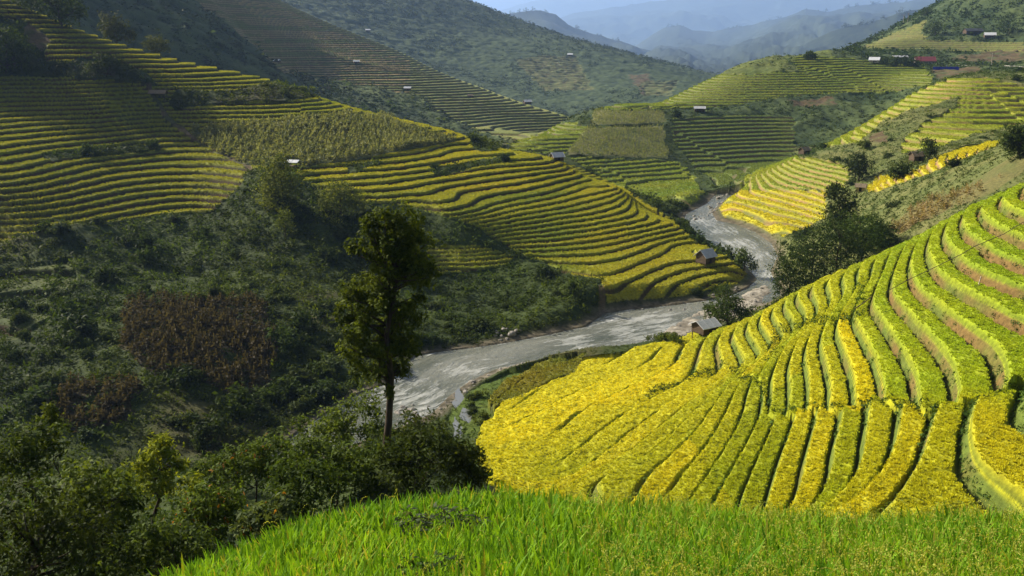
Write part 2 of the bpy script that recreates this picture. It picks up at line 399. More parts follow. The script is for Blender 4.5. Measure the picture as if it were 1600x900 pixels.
# standing rice on the treads
RH = np.array([0, .72, .5, .35, .55, .3, .45, .55, .6, .5])[rice]
stand = np.where(rice == 1, sstep(-.02, .10, ff)*(1-sstep(A_TREAD-.12, A_TREAD-.02, ff)), sstep(-.02, .05, ff)*(1-sstep(A_TREAD-.07, A_TREAD-.01, ff)))
hstrip = _hash(kk.astype(np.int64)+1000, (rice.astype(np.int64)*31+(PHASE > .1)), 5)
zr = zt+RH*stand*(.9+.25*n1+.2*n4)
# terrace blocks fade into the plain slope at their borders (the land between is wild)
Zf = np.where(rice > 0, zr, Z0)
rough_amp = np.where(rice > 0, .06, np.where(YO < 165, .35, np.where(YO < 420, .6, 1.6)))
rough_amp = np.where(YO > 700, 1.8, rough_amp)
rough_amp = np.where(maize | maizeJ | dryF | dryL, .12, rough_amp)
wild = n12*1.0+n4*.7+big(4, 4, 2.2, 21, 2)*.35
far_w = big(1, 1, 22, 22, 4)*1.4+big(6, 1, 9, 23, 3)
Zf = Zf+rough_amp*np.where(YO > 420, far_w, wild)+np.where((rice == 0) & (YO > 120) & (YO < 420), n40*1.2, 0)
Zf = Zf-path*.3*(rice == 0)
# ---- river bed and banks
i0, i1 = np.searchsorted(YR, [70, 345])
sl = slice(i0, i1)
dist = poly_dist(X[sl], Yg[sl], RIVER); ins = in_poly(X[sl], Yg[sl], RIVER)
w = wl(Yg[sl]); zb = Zf[sl]
bank = lerp(w+.15+.25*np.clip(n4[sl]+.4, 0, 2), np.maximum(zb, w+.5), sstep(.3, 6, dist))
bed = w-.9*sstep(0, 4, dist)
Zf[sl] = np.where(ins, bed, bank)
WET = np.zeros(U.shape); WET[sl] = np.where(ins, 1, 1-sstep(.5, 3.5, dist))
GRV = np.zeros(U.shape)
for g in GRAVELS:
    gi = in_poly(X[sl], Yg[sl], g); gd = poly_dist(X[sl], Yg[sl], g)
    gg = sstep(0, 2.5, gd)*gi
    Zf[sl] = np.where(gi, lerp(Zf[sl], w+.12+.25*n4[sl]+.12*n1[sl]+.12*big(3, 3, 9, 77)[sl], gg), Zf[sl])
    GRV[sl] = np.maximum(GRV[sl], gg)
rice[(WET > .3)] = 0
PONDS_PX = [[(706,604),(716,598),(722,610),(716,622),(708,630),(700,622)],[(722,630),(738,632),(742,640),(730,648),(718,640)],[(708,642),(716,650),(722,660),(712,662),(704,652)],[(712,672),(728,676),(726,684),(712,682)]]
mm = marsh & (WET < .3)
Zf = np.where(mm, lerp(Zf, np.maximum(wl(Yg)+.5+n4*.25, Z0-6), .7), Zf)

PONDS = []
for pp in PONDS_PX:
    m_ = cover(pp, 100, 176)
    if m_.any():
        zp = float(np.percentile(Zf[m_], 55)); Zf = np.where(m_, np.minimum(Zf, zp-.15), Zf); PONDS.append((m_, zp))
# ---- what grows or lies on it: albedo per spot with some light and shade painted in
def cc(*c): return np.array(c)
col = np.empty(U.shape+(3,))
g = np.clip(.5+.5*n12+.35*n4, 0, 1)[..., None]
col[:] = lerp(cc(.016, .028, .006), cc(.045, .066, .012), g)                     # scrub
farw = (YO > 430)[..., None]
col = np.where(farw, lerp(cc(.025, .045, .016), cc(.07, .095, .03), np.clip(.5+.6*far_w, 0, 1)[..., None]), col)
dry_patch = sstep(.25, .5, n40*.7+n12*.4)[..., None]
col = np.where((rice == 0)[..., None] & ~farw, lerp(col, cc(.085, .065, .028), dry_patch*.5), col)
# open grass on the slopes beyond the river
LF3 = (YO > 440) & (YO < 600) & (PX > 1060) & (PX < 1300)
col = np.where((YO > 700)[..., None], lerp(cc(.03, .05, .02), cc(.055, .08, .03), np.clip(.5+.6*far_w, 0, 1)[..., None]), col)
open_l = ((YO > 175) & (YO < 430) & (PX > 1150) & (X > 20))[..., None]
col = np.where(open_l & (rice == 0)[..., None], lerp(cc(.07, .10, .025), cc(.15, .145, .05), g), col)
dome = (LF3 & (PY < 130) & (rice == 0))[..., None]
col = np.where(dome, lerp(cc(.06, .09, .02), cc(.11, .125, .03), g), col)
col = np.where(dryL[..., None], lerp(cc(.085, .10, .03), cc(.16, .125, .05), g), col)
col = np.where(dryF[..., None], lerp(cc(.03, .026, .012), cc(.045, .04, .018), g), col)
col = np.where(maize[..., None], cc(.09, .105, .045), col)
col = np.where(maizeJ[..., None], lerp(cc(.11, .13, .045), cc(.17, .16, .065), g), col)
col = np.where(soil[..., None], lerp(lerp(cc(.075, .055, .028), cc(.12, .085, .042), g), col, sstep(-.1, .5, n4+n12*.6)[..., None]*.8), col)
col = np.where((path > .5)[..., None] & (rice == 0)[..., None], lerp(cc(.09, .065, .035), cc(.05, .06, .02), np.clip(.5+n4, 0, 1)[..., None]), col)
col = np.where(mm[..., None], lerp(cc(.05, .09, .012), cc(.10, .12, .02), g), col)
# rice colour per strip
h1 = hstrip[..., None]; nn = np.clip(.5+.5*n12+.4*n4, 0, 1)[..., None]
gold = np.zeros(U.shape)
gold = np.where(isB, 1-sstep(-20, 90, np.where(in_poly(PX, PY, [(745,700),(780,640),(860,600),(960,578),(1060,560),(1080,590),(1000,640),(900,680),(800,715)]), -30, poly_dist(PX, PY, [(800,670),(870,640),(960,610),(1050,575)], False)-45)), gold) if False else gold
GP = [(748,700),(775,650),(850,608),(960,578),(1070,556),(1085,585),(1010,625),(930,655),(850,690),(780,712)]
gin = cover(GP, 60, 172)
i0, i1 = np.searchsorted(YR, [42, 172]); sB = slice(i0, i1)
gd = poly_dist(PX[sB], PY[sB], GP)
gold[sB] = np.where(gin[sB], .55+.45*sstep(0, 25, gd), .55*(1-sstep(0, 60, gd)))
upR = np.where(isB, sstep(1230, 1420, PX)*(1-sstep(600, 660, PY)), 0)[..., None]
cB = lerp(cc(.22, .27, .012), cc(.42, .37, .012), np.clip(h1*.8+nn*.4-.1, 0, 1))
cB = lerp(cB, lerp(cc(.17, .27, .012), cc(.27, .33, .015), nn), upR*.85)
loR = np.where(isB, sstep(1290, 1380, PX)*sstep(625, 655, PY)*(h1[..., 0] > .35), 0)[..., None]
cB = lerp(cB, lerp(cc(.38, .34, .012), cc(.30, .32, .015), nn), loR*.5)
cB = lerp(cB, lerp(cc(.52, .43, .010), cc(.42, .40, .012), np.clip(h1*.5+nn*.5, 0, 1)), gold[..., None])
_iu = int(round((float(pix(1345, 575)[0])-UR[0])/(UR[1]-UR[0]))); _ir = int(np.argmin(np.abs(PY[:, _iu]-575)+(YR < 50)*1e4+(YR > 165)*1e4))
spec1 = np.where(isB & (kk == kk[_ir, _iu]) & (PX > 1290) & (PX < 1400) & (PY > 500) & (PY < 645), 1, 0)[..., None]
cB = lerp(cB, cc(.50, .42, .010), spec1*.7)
eg = sstep(330, 380, PY+(PX-800)*.0)*1.0
cE = lerp(lerp(cc(.13, .17, .018), cc(.21, .22, .022), nn), lerp(cc(.13, .16, .018), cc(.20, .20, .02), nn), np.clip(1-sstep(250, 480, PX), 0, 1)[..., None])  # left end darkened in colour for weaker light, its rice also less ripe
ripe = np.clip(sstep(.45, .75, h1[..., 0])*.5+sstep(-37.5, -40.5, Z0)*(PX < 420)*.9+sstep(870, 960, PX)*.8+((PX > 500) & (PX < 900) & (PY > 225) & (PY < 300))*.5+sstep(520, 640, PX)*(PY < 225)*.6+((PX < 420) & (PY < 120))*.35, 0, 1)[..., None]
cE = lerp(cE, lerp(cc(.29, .255, .020), cc(.24, .25, .018), nn), ripe*np.clip(.55+.45*sstep(250, 480, PX), 0, 1)[..., None])
cF = lerp(cc(.04, .06, .015), cc(.075, .09, .022), nn)
cJ = lerp(cc(.12, .18, .025), cc(.19, .21, .03), nn); cJ5 = lerp(cc(.08, .125, .03), cc(.14, .17, .04), nn)
cL = lerp(cc(.44, .37, .015), cc(.34, .34, .02), np.clip(h1*.6+nn*.4, 0, 1))
cL = np.where(((PX > 1140) & (PY < 298) & (PX < 1330))[..., None], lerp(cc(.17, .24, .03), cc(.26, .27, .03), nn), cL)
cL7 = lerp(cc(.18, .24, .022), cc(.27, .28, .025), np.clip(h1*.6+nn*.4, 0, 1))
cH = lerp(cc(.12, .15, .035), cc(.19, .19, .045), np.clip(h1*.5+nn*.5, 0, 1))
cH = np.where(((YO < 640) & (PX < 640))[..., None] & (h1 > .3), lerp(cH, cc(.33, .22, .10), .6), cH)
cH = np.where((YO > 730)[..., None], lerp(cc(.07, .095, .03), cc(.125, .125, .045), nn), cH)
cC = lerp(cc(.17, .15, .02), cc(.12, .14, .02), nn)
for idx, cr in ((1, cB), (2, cE), (3, cF), (4, cJ), (5, cJ5), (6, cL), (7, cL7), (8, cH), (9, cC)):
    col = np.where((rice == idx)[..., None], cr, col)
del cB, cE, cF, cJ, cJ5, cL, cL7, cH, cC
# risers: bare earth with grass
rz = (sstep(A_TREAD-np.where(rice == 1, .11, .05), A_TREAD+.02, ff)*(1-sstep(.97, 1.0, ff)))*(rice > 0)
gr = np.clip(.5+.8*n4+.5*n12, 0, 1)
rB = lerp(cc(.15, .098, .032), cc(.095, .13, .02), np.clip(1.3*gr+.35-.75*sstep(1300, 1420, PX)*(PY < 620), 0, 1)[..., None])
rB = lerp(rB, cc(.045, .06, .012), (sstep(A_TREAD-.10, A_TREAD-.03, ff)*(1-sstep(A_TREAD+.0, A_TREAD+.05, ff)))[..., None]*.85)  # dark band along the riser foot: occlusion shade painted into the colour
rE = lerp(cc(.075, .045, .022), cc(.05, .055, .018), gr[..., None])
rJ = lerp(cc(.10, .07, .035), cc(.06, .08, .025), gr[..., None])
rL = lerp(cc(.26, .16, .07), cc(.14, .15, .04), gr[..., None])
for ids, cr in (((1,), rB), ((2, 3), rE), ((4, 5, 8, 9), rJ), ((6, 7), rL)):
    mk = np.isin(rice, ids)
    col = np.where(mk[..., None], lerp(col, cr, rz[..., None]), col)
stem = ((1-sstep(.01, .09, ff))*(rice == 1))[..., None]  # stem green, darkened on rice fronts to offset the sun on the lips
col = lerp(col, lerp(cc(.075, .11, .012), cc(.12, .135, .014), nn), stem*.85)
# water's edge, gravel
peb = np.clip(.5+.7*n1+.3*n4, 0, 1)[..., None]
col = lerp(col, lerp(cc(.06, .05, .032), cc(.17, .14, .10), peb), (WET*.85)[..., None])
col = lerp(col, lerp(cc(.12, .105, .08), cc(.36, .33, .27), peb), GRV[..., None])

def ground_at(x, y):
    """height of the finished land at a point (bilinear)"""
    u = np.clip((x/y-UR[0])/(UR[1]-UR[0]), 0, NU-1.001); r = np.clip(np.interp(y, YR, np.arange(len(YR))), 0, len(YR)-1.001)
    iu = np.asarray(u).astype(int); ir = np.asarray(r).astype(int); a = u-iu; b = r-ir
    return (Zf[ir, iu]*(1-a)*(1-b)+Zf[ir, np.minimum(iu+1, NU-1)]*a*(1-b)+Zf[np.minimum(ir+1, len(YR)-1), iu]*(1-a)*b+Zf[np.minimum(ir+1, len(YR)-1), np.minimum(iu+1, NU-1)]*a*b)
def spot(px, py, ymin=20, ymax=1390):
    """first land met by the sight line of a photo pixel: a place in the valley"""
    u, s = pix(px, py); iu = int(np.clip(round((float(u)-UR[0])/(UR[1]-UR[0])), 0, NU-1))
    i0, i1 = np.searchsorted(YRO, [ymin, ymax])
    h = Zf[i0:i1, iu]/YR[i0:i1] >= float(s)
    i = i0+(int(np.argmax(h)) if h.any() else len(h)-1)
    return float(u)*YR[i], float(YR[i]), float(Zf[i, iu])

# ---- landform objects: the sheet is cut where one landform ends and the next begins
LF = np.full(U.shape, -1, np.int8)
LF[:] = 0
LF = np.where((YO < 172) & (in_poly(PX, PY, [(742,694),(765,652),(800,612),(850,584),(905,566),(1000,545),(1120,514),(1240,440),(1600,270),(2400,-40),(2400,1500),(860,1500),(752,735)])), 1, LF)
LF = np.where((YO >= 118) & (YO < 372) & (X < 60) & (LF == 0) & (Sg*YO > -60), 2, LF)
LF = np.where((YO >= 165) & (YO < 440) & (LF != 2) & (X > 25), 4, LF)
LF = np.where((YO >= 300) & (YO < 620) & (PX > 790) & (LF != 2) & ~((LF == 4) & ((YO < 340+(PX-1120)*.25) & (PX > 1120))), 3, LF)
LF = np.where((YO >= 372) & (PX <= 800) & (YO < 720), 5, LF)
LF = np.where((YO >= 640) & (LF != 5), 6, LF)
LF = np.where((YO >= 470) & (PX > 1320) & (LF != 3), 7, LF)
LF = np.where((YO >= 540) & (PX > 1320) & (YO < 1000), 7, LF)
LF = np.where((YO >= 620) & (YO < 640) & (LF != 5) & (LF != 7), 6, LF)
LF_LABEL = {0: 'dark scrub slope falling from the rice field to the river on the near left', 1: 'bright yellow-green terraced rice hillside right of the river bend',
    2: 'long terraced spur left of the river with a thicket-covered foot', 3: 'terraced round-topped hill with maize patches in the middle of the valley',
    4: 'sunlit slope of yellow terraces and brown scrub on the far side of the big bamboo clump', 5: 'hazy blue terraced ridge beyond the left spur',
    6: 'far wooded ridge with patchwork fields beyond the blue terraces', 7: 'dark wooded hill with terraces above the red-roofed house'}
idx = np.arange(U.size).reshape(U.shape)
quad = np.stack([idx[:-1, :-1], idx[:-1, 1:], idx[1:, 1:], idx[1:, :-1]], -1)
qlf = LF[:-1, :-1]
VALL = np.stack([X, Yg, Zf], -1).reshape(-1, 3); CALL = col.reshape(-1, 3)
for k in LF_LABEL:
    q = quad[qlf == k].reshape(-1, 4)
    if not len(q): continue
    used, inv = np.unique(q, return_inverse=True)
    o = link('hillside', mesh_np('hillside', VALL[used], inv.reshape(-1, 4), CALL[used], M_LAND, smooth=True))
    tag(o, LF_LABEL[k], 'hillside', None, 'structure')

# ---- water
def build_water():
    n = 90
    xs = np.arange(-110, 90, .8); ys = np.arange(80, 345, .8)
    gx, gy = np.meshgrid(xs, ys); d = poly_dist(gx, gy, RIVER); inn = in_poly(gx, gy, RIVER) | (d < 1.2)
    z = wl(gy); ii = np.arange(gx.size).reshape(gx.shape)
    q = np.stack([ii[:-1, :-1], ii[:-1, 1:], ii[1:, 1:], ii[1:, :-1]], -1)
    q = q[inn[:-1, :-1] & inn[:-1, 1:] & inn[1:, 1:] & inn[1:, :-1]]
    used, inv = np.unique(q, return_inverse=True)
    # along-stream and cross-stream coordinates, so that ripples, foam and painted glints run with the current
    CL = np.array([on_water(*p) for p in ((1150,300),(1120,318),(1090,345),(1150,380),(1192,412),(1192,442),(1140,474),(1050,500),(950,522),(850,543),(740,572),(650,622),(540,655),(420,715),(280,815))])
    seg = np.r_[0, np.cumsum(np.hypot(*np.diff(CL, axis=0).T))]; best = np.full(gx.shape, 1e9); al = np.zeros(gx.shape); cr = np.zeros(gx.shape)
    for a in range(len(CL)-1):
        dx, dy = CL[a+1]-CL[a]; l = math.hypot(dx, dy); tt = np.clip(((gx-CL[a][0])*dx+(gy-CL[a][1])*dy)/l**2, 0, 1)
        dd = np.hypot(gx-CL[a][0]-tt*dx, gy-CL[a][1]-tt*dy); m_ = dd < best
        best = np.where(m_, dd, best); al = np.where(m_, seg[a]+tt*l, al); cr = np.where(m_, ((gx-CL[a][0])*dy-(gy-CL[a][1])*dx)/l, cr)
    rapid_glint = np.zeros(gx.shape)  # rapids foam, plus pale patches at the bends painted as silver glints
    for px_, py_, rad in ((640,622,9),(615,600,8),(660,640,6),(1000,500,7),(960,500,6),(1040,512,7),(1130,360,10),(1175,400,9),(1100,345,10),(1195,430,9),(1150,380,12),(1020,497,9),(980,520,9),(900,535,8),(730,577,7)):
        x_, y_ = on_water(px_, py_); rapid_glint = np.maximum(rapid_glint, np.exp(-((gx-x_)**2+(gy-y_)**2)/rad**2))
    rapid_glint = np.maximum(rapid_glint, .8*np.exp(-(d/1.1)**2))
    m, nt, N, L, B = new_mat('river_water')
    at_ = N.new('ShaderNodeAttribute'); at_.attribute_name = 'current'
    sx_ = N.new('ShaderNodeSeparateXYZ'); L.new(at_.outputs['Vector'], sx_.inputs[0])
    def noise_(sx, sy, detail, seed):
        c_ = N.new('ShaderNodeCombineXYZ'); c_.inputs[2].default_value = seed
        for q_, (k_, s_) in enumerate(((0, sx), (1, sy))):
            mu = N.new('ShaderNodeMath'); mu.operation = 'MULTIPLY'; mu.inputs[1].default_value = s_; L.new(sx_.outputs[k_], mu.inputs[0]); L.new(mu.outputs[0], c_.inputs[q_])
        n_ = N.new('ShaderNodeTexNoise'); n_.inputs['Scale'].default_value = 1; n_.inputs['Detail'].default_value = detail; n_.inputs['Roughness'].default_value = .62; n_.inputs['Distortion'].default_value = .5
        L.new(c_.outputs[0], n_.inputs[0]); return n_.outputs['Fac']
    rip = noise_(.55, 1.1, 6, 0); streak = noise_(.16, .7, 6, 7); silt = noise_(.02, .12, 3, 3)
    fo = N.new('ShaderNodeMath'); fo.operation = 'MULTIPLY_ADD'; fo.inputs[1].default_value = .34; L.new(sx_.outputs[2], fo.inputs[0]); L.new(streak, fo.inputs[2])
    fo2 = N.new('ShaderNodeMath'); fo2.operation = 'MULTIPLY_ADD'; fo2.inputs[1].default_value = .45; L.new(rip, fo2.inputs[0]); L.new(fo.outputs[0], fo2.inputs[2])
    mr = N.new('ShaderNodeMapRange'); mr.inputs[1].default_value = .95; mr.inputs[2].default_value = 1.22; L.new(fo2.outputs[0], mr.inputs[0])
    sm_ = N.new('ShaderNodeMix'); sm_.data_type = 'RGBA'; sm_.inputs[6].default_value = (.07, .08, .055, 1); sm_.inputs[7].default_value = (.19, .195, .16, 1)
    sr = N.new('ShaderNodeMapRange'); sr.inputs[1].default_value = .35; sr.inputs[2].default_value = .62; L.new(silt, sr.inputs[0]); L.new(sr.outputs[0], sm_.inputs[0])
    mx = N.new('ShaderNodeMix'); mx.data_type = 'RGBA'; mx.inputs[7].default_value = (.40, .41, .39, 1)
    L.new(sm_.outputs[2], mx.inputs[6]); L.new(mr.outputs[0], mx.inputs[0]); L.new(mx.outputs[2], B.inputs['Base Color'])
    r2 = N.new('ShaderNodeMapRange'); r2.inputs[3].default_value = .09; r2.inputs[4].default_value = .75; L.new(mr.outputs[0], r2.inputs[0]); L.new(r2.outputs[0], B.inputs['Roughness'])
    bp = N.new('ShaderNodeBump'); bp.inputs['Strength'].default_value = .8; bp.inputs['Distance'].default_value = .45
    L.new(rip, bp.inputs['Height']); L.new(bp.outputs[0], B.inputs['Normal'])
    B.inputs['IOR'].default_value = 1.33; B.inputs['Specular IOR Level'].default_value = .6
    V = np.stack([gx, gy, z], -1).reshape(-1, 3)[used]
    wme = mesh_np('river', V, inv.reshape(-1, 4), None, m, smooth=True)
    wme.attributes.new('current', 'FLOAT_VECTOR', 'POINT').data.foreach_set('vector', np.stack([al, cr, rapid_glint], -1).reshape(-1, 3)[used].astype(np.float32).ravel())
    o = link('river', wme)
    tag(o, 'grey-green stony river winding between the terraced hills', 'river', None, 'structure')
build_water()
#STAGE2END
# ------------------------------------------------------------------ foliage
def leaves(blobs, n, size, c0, c1, seed=0, flat=.5, accent=None, hollow=.45, gap=.28, cell=4.5):
    """n leaf-sized faces spread through the outer volume of uneven blobs [(x,y,z,rx,ry,rz)]; returns V, F, albedo"""
    r = np.random.default_rng(seed)
    bl = np.array(blobs, float); vol = (bl[:, 3]*bl[:, 4]*bl[:, 5])**(2/3)
    bi = r.choice(len(bl), n, p=vol/vol.sum())
    d = r.normal(size=(n, 3)); d /= np.linalg.norm(d, axis=1)[:, None]
    rad = (hollow+(1-hollow)*r.random(n)**.6)
    lump = 1+.32*np.sin(d[:, 0]*5+bi*1.7)*np.sin(d[:, 1]*4+bi)+.25*np.sin(d[:, 2]*6+bi*2.3+d[:, 0]*3)
    cen = bl[bi, :3]+d*bl[bi, 3:]*(rad*lump)[:, None]
    # bunch the leaves into sprays so the crown keeps gaps
    q = np.round(cen/(size*cell)); h = _hash((q[:, 0]*73+q[:, 2]*19).astype(np.int64), (q[:, 1]*31).astype(np.int64), seed)
    keep = h > gap
    cen = cen[keep]; d = d[keep]; h = h[keep]; n = len(cen)
    nor = d*.5+r.normal(size=(n, 3))*.6+np.array([0, 0, flat]); nor /= np.linalg.norm(nor, axis=1)[:, None]
    a = np.cross(nor, r.normal(size=(n, 3))); a /= np.linalg.norm(a, axis=1)[:, None]; b = np.cross(nor, a)
    s = size*(.55+.9*r.random(n))[:, None]
    droop = np.array([0, 0, -.25])*s
    V = np.stack([cen-a*s, cen+b*s*.42, cen+a*s+droop, cen-b*s*.42], 1).reshape(-1, 3)
    Fc = np.arange(4*n).reshape(n, 4)
    k = np.clip(r.random(n)*.6+(h-gap)*.55, 0, 1)[:, None]
    col = lerp(np.array(c0), np.array(c1), k)
    if accent is not None:
        m = r.random(n) < accent[1]; col[m] = accent[0]
    return V, Fc, np.repeat(col, 4, 0)
G0, G1 = (.017, .032, .005), (.055, .085, .010)      # dark evergreen
Y0, Y1 = (.04, .065, .010), (.12, .15, .018)         # fresh yellow-green
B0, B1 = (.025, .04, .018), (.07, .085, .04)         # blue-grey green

def stamp(tv, tf, tc, pos, scale, rot, tint):
    """many copies of a small template in ONE mesh (ground cover)"""
    n = len(pos); k = len(tv); c, s = np.cos(rot)[:, None], np.sin(rot)[:, None]
    x = (tv[None, :, 0]*c-tv[None, :, 1]*s)*scale[:, None]+pos[:, 0:1]; y = (tv[None, :, 0]*s+tv[None, :, 1]*c)*scale[:, None]+pos[:, 1:2]
    z = tv[None, :, 2]*scale[:, None]+pos[:, 2:3]
    V = np.stack([x, y, z], -1).reshape(-1, 3)
    Fc = (tf[None]+(np.arange(n)*k)[:, None, None]).reshape(-1, tf.shape[1])
    col = (tc[None]*tint[:, None, :]).reshape(-1, 3)
    return V, Fc, col
def scatter(mask, dens, seed):
    """random spots on the land where mask holds, dens per square metre (array or number)"""
    r = np.random.default_rng(seed)
    p = CELL*dens*mask
    iy, ix = np.nonzero(r.random(p.shape) < p)
    gy = np.gradient(YR)
    y = YR[iy]+(r.random(len(iy))-.5)*gy[iy]; u = UR[ix]+(r.random(len(iy))-.5)*(UR[1]-UR[0])
    return np.c_[u*y, y, Zf[iy, ix]], iy, ix, r
def merge(parts):
    V = []; Fc = []; Cc = []; b = 0
    for v, f, c in parts:
        V.append(v); Fc.append(f+b); Cc.append(c); b += len(v)
    return np.concatenate(V), np.concatenate(Fc), np.concatenate(Cc)

DRYALL = dryF | dryL | maize | maizeJ
VIS = (np.abs(U) < .68)
def undergrowth(label, mask, size_of, dens_k, seed, c0, c1, n_leaf=22, lsize=.22, cat='undergrowth', sink=.25, tall=.8, tintvar=.45):
    tmpl = [leaves([(0, 0, .35, .8, .8, tall), (.3, .2, .15, .6, .6, .5)], int(n_leaf*1.4), lsize, c0, c1, seed+i) for i in range(4)]
    sz = size_of
    pos, iy, ix, r = scatter(mask & VIS, dens_k/(sz*sz), seed)
    if not len(pos): return
    s = (sz[iy, ix] if hasattr(sz, 'shape') else np.full(len(pos), sz))*(.5+.9*r.random(len(pos))**1.6)
    pos[:, 2] -= s*sink
    big_ = np.clip(1+tintvar*1.3*n12[iy, ix]+tintvar*(r.random(len(pos))-.5), .45, 1.9)
    tint = np.stack([big_*(1+.25*n40[iy, ix]), big_, big_*(1-.15*n12[iy, ix])], 1)
    k = r.integers(0, 4, len(pos)); parts = []
    for i in range(4):
        m = k == i
        if m.any(): parts.append(stamp(*tmpl[i], pos[m], s[m], r.random(m.sum())*6.28, tint[m]))
    me = mesh_np('undergrowth', *merge(parts), M_WILD)
    tag(link('undergrowth', me), label, cat, None, 'stuff')
    return len(pos)
free = (rice == 0) & (WET < np.where(X < -5, .92, .35)) & ~DRYALL & ~mm & ~soil & (path < .4)
nearside = (YO > 120) & (YO < 180) & (PX > 660) & (PY > np.interp(PX, [600,700,800,900,1020,1100,1240], [640,585,550,538,524,505,450]))
ED = {}
ED[1] = undergrowth('dense dark scrub covering the near slope below the rice field', free & (YO < 118) & (LF != 1), .5+Yg*.009, 1.35, 31, G0, G1, 26, .17)
ED[2] = undergrowth('dark green thicket covering the left slope down to the river', (free | (rice == 3)) & (YO >= 118) & (YO < 372) & (LF == 2) & ~nearside, .75+Yg*.0035, np.where(rice == 3, 1.3, 1.6), 32, G0, (.07, .10, .012), 24, .24)
ED[2] = undergrowth('tall weeds among the abandoned maize rows on the left slope', dryF, 1.0, .8, 42, G0, (.05, .08, .018), 20, .24)
ED[3] = undergrowth('low green scrub on the sunlit slope right of the river', free & (LF == 4) & (YO > 165), .6+Yg*.0022, .9, 33, (.03, .055, .012), (.10, .14, .03), 18, .26)
ED[4] = undergrowth('scrub between the terraces of the middle valley hill', free & (LF == 3) & ~(LF3 & (PY < 122) & (n12 < .3)), .7+Yg*.0032, .5, 34, (.025, .045, .015), (.08, .11, .03), 16, .28)
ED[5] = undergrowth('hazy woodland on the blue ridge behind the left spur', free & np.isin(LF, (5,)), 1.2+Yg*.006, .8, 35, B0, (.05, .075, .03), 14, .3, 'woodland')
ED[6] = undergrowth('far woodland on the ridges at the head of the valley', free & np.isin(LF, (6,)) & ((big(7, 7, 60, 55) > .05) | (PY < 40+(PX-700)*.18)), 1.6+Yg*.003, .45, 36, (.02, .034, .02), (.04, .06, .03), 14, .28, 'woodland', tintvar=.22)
ED[7] = undergrowth('dark woodland on the hill above the red-roofed house', free & (LF == 7), 1.2+Yg*.004, .7, 37, G0, (.05, .08, .02), 14, .3, 'woodland')
ED[8] = undergrowth('weeds along the bund edges of the bright right hillside', (LF == 1) & (rice == 0) & (WET < .3) & (YO > 60), .5, .35, 38, Y0, (.10, .16, .02), 14, .3)
# weedy tufts on risers and at the bunds
fd = np.full(U.shape, 99.0); i0, i1 = np.searchsorted(YR, [44, 172])
fd[i0:i1] = np.minimum(poly_dist(PX[i0:i1]+WX[i0:i1], PY[i0:i1]+WY[i0:i1], FAULT[1:], False), poly_dist(PX[i0:i1]+WX[i0:i1], PY[i0:i1]+WY[i0:i1], FAULT2, False))
ED[12] = undergrowth('dark weeds on the bunds crossing the bright right hillside', (YO < 172) & (fd < 5+4*n4) & (n12+.6*n4 > -.3), .55, 1.5, 43, (.02, .04, .008), (.07, .11, .015), 16, .28)
wm = (rice == 1) & (rz > .6) & (YO > 48)
ED[9] = undergrowth('weed tufts on the risers of the bright right hillside', wm & (big(8, 3, 3, 66) > .10-.3*(PX > 1300)-.6*((PX > 1420) & (PY > 560))-.9*np.exp(-np.abs(PY-np.interp(PX, fx, fy))/9)*(PX > 960)), .38, .6, 39, (.03, .06, .012), (.10, .16, .03), 12, .34)
ED[10] = undergrowth('grass tufts on the earth risers of the left spur', (rice == 2) & (rz > .5) & (gr > .45), .45, .10, 40, (.03, .045, .012), (.07, .09, .02), 10, .34)
ED[11] = undergrowth('marsh grass beside the ponds at the river edge', mm | (nearside & free & (LF != 1)), .5, .5, 41, (.03, .055, .01), (.08, .11, .02), 16, .25, 'marsh grass', .3, .5)

# ---- maize
def maize_field(label, mask, dens, h, c0, c1, seed):
    r = np.random.default_rng(seed); V = []; Fq = []; cl = []
    for k in range(7):
        a = k*2.4+.3; z0 = .25+.1*k; l = .42*(1.2-.07*k)
        p = np.array([cos(a), sin(a), 0]); t = np.array([-sin(a), cos(a), 0])*.05
        b = len(V); V += [np.array([0, 0, z0])-t, np.array([0, 0, z0])+t, p*l*.6+[0, 0, z0+.18]+t, p*l+[0, 0, z0-.02]]; Fq.append((b, b+1, b+2, b+3))
    b = len(V); V += [np.array(v) for v in ((-.025, 0, 0), (.025, 0, 0), (.012, 0, 1.12), (-.012, 0, 1.12))]; Fq.append((b, b+1, b+2, b+3))
    b = len(V); V += [np.array(v) for v in ((-.06, 0, .9), (.06, 0, .9), (.05, 0, 1.2), (-.05, 0, 1.2))]; Fq.append((b, b+1, b+2, b+3))
    tv = np.array(V); tf = np.array(Fq); tc = np.repeat(np.linspace(.8, 1.2, len(tf)), 4)[:, None]*np.ones(3)
    pos, iy, ix, r = scatter(mask & VIS, dens*(np.clip(.75+1.1*n12+.5*n4, .05, 1.3) if seed in (52, 53) else 1), seed)
    k = r.random(len(pos))[:, None]
    tint = lerp(np.array(c0), np.array(c1), np.clip(k*.8+.3*n4[iy, ix][:, None]+.1, 0, 1))
    me = mesh_np('maize', *stamp(tv, tf, tc, pos, h*(.7+.5*r.random(len(pos))), r.random(len(pos))*6.28, tint), M_WILD)
    tag(link('maize', me), label, 'maize', None, 'stuff'); return len(pos)
ED['m'] = [maize_field('grey-green maize field across the upper left spur', maize, 1.1, 2.0, (.10, .125, .05), (.22, .23, .11), 51),
 maize_field('brown withered maize on the dark left slope', dryF, 1.1, 1.8, (.030, .026, .016), (.068, .058, .036), 52),
 maize_field('dry brown maize on the sunlit slope behind the bright hillside', dryL & (n12*.7+n4*.5 > -.05), .8, 1.4, (.17, .15, .055), (.30, .22, .11), 53),
 maize_field('olive maize patches on the middle valley hill', maizeJ, .7, 1.1, (.12, .16, .05), (.24, .25, .09), 54)]

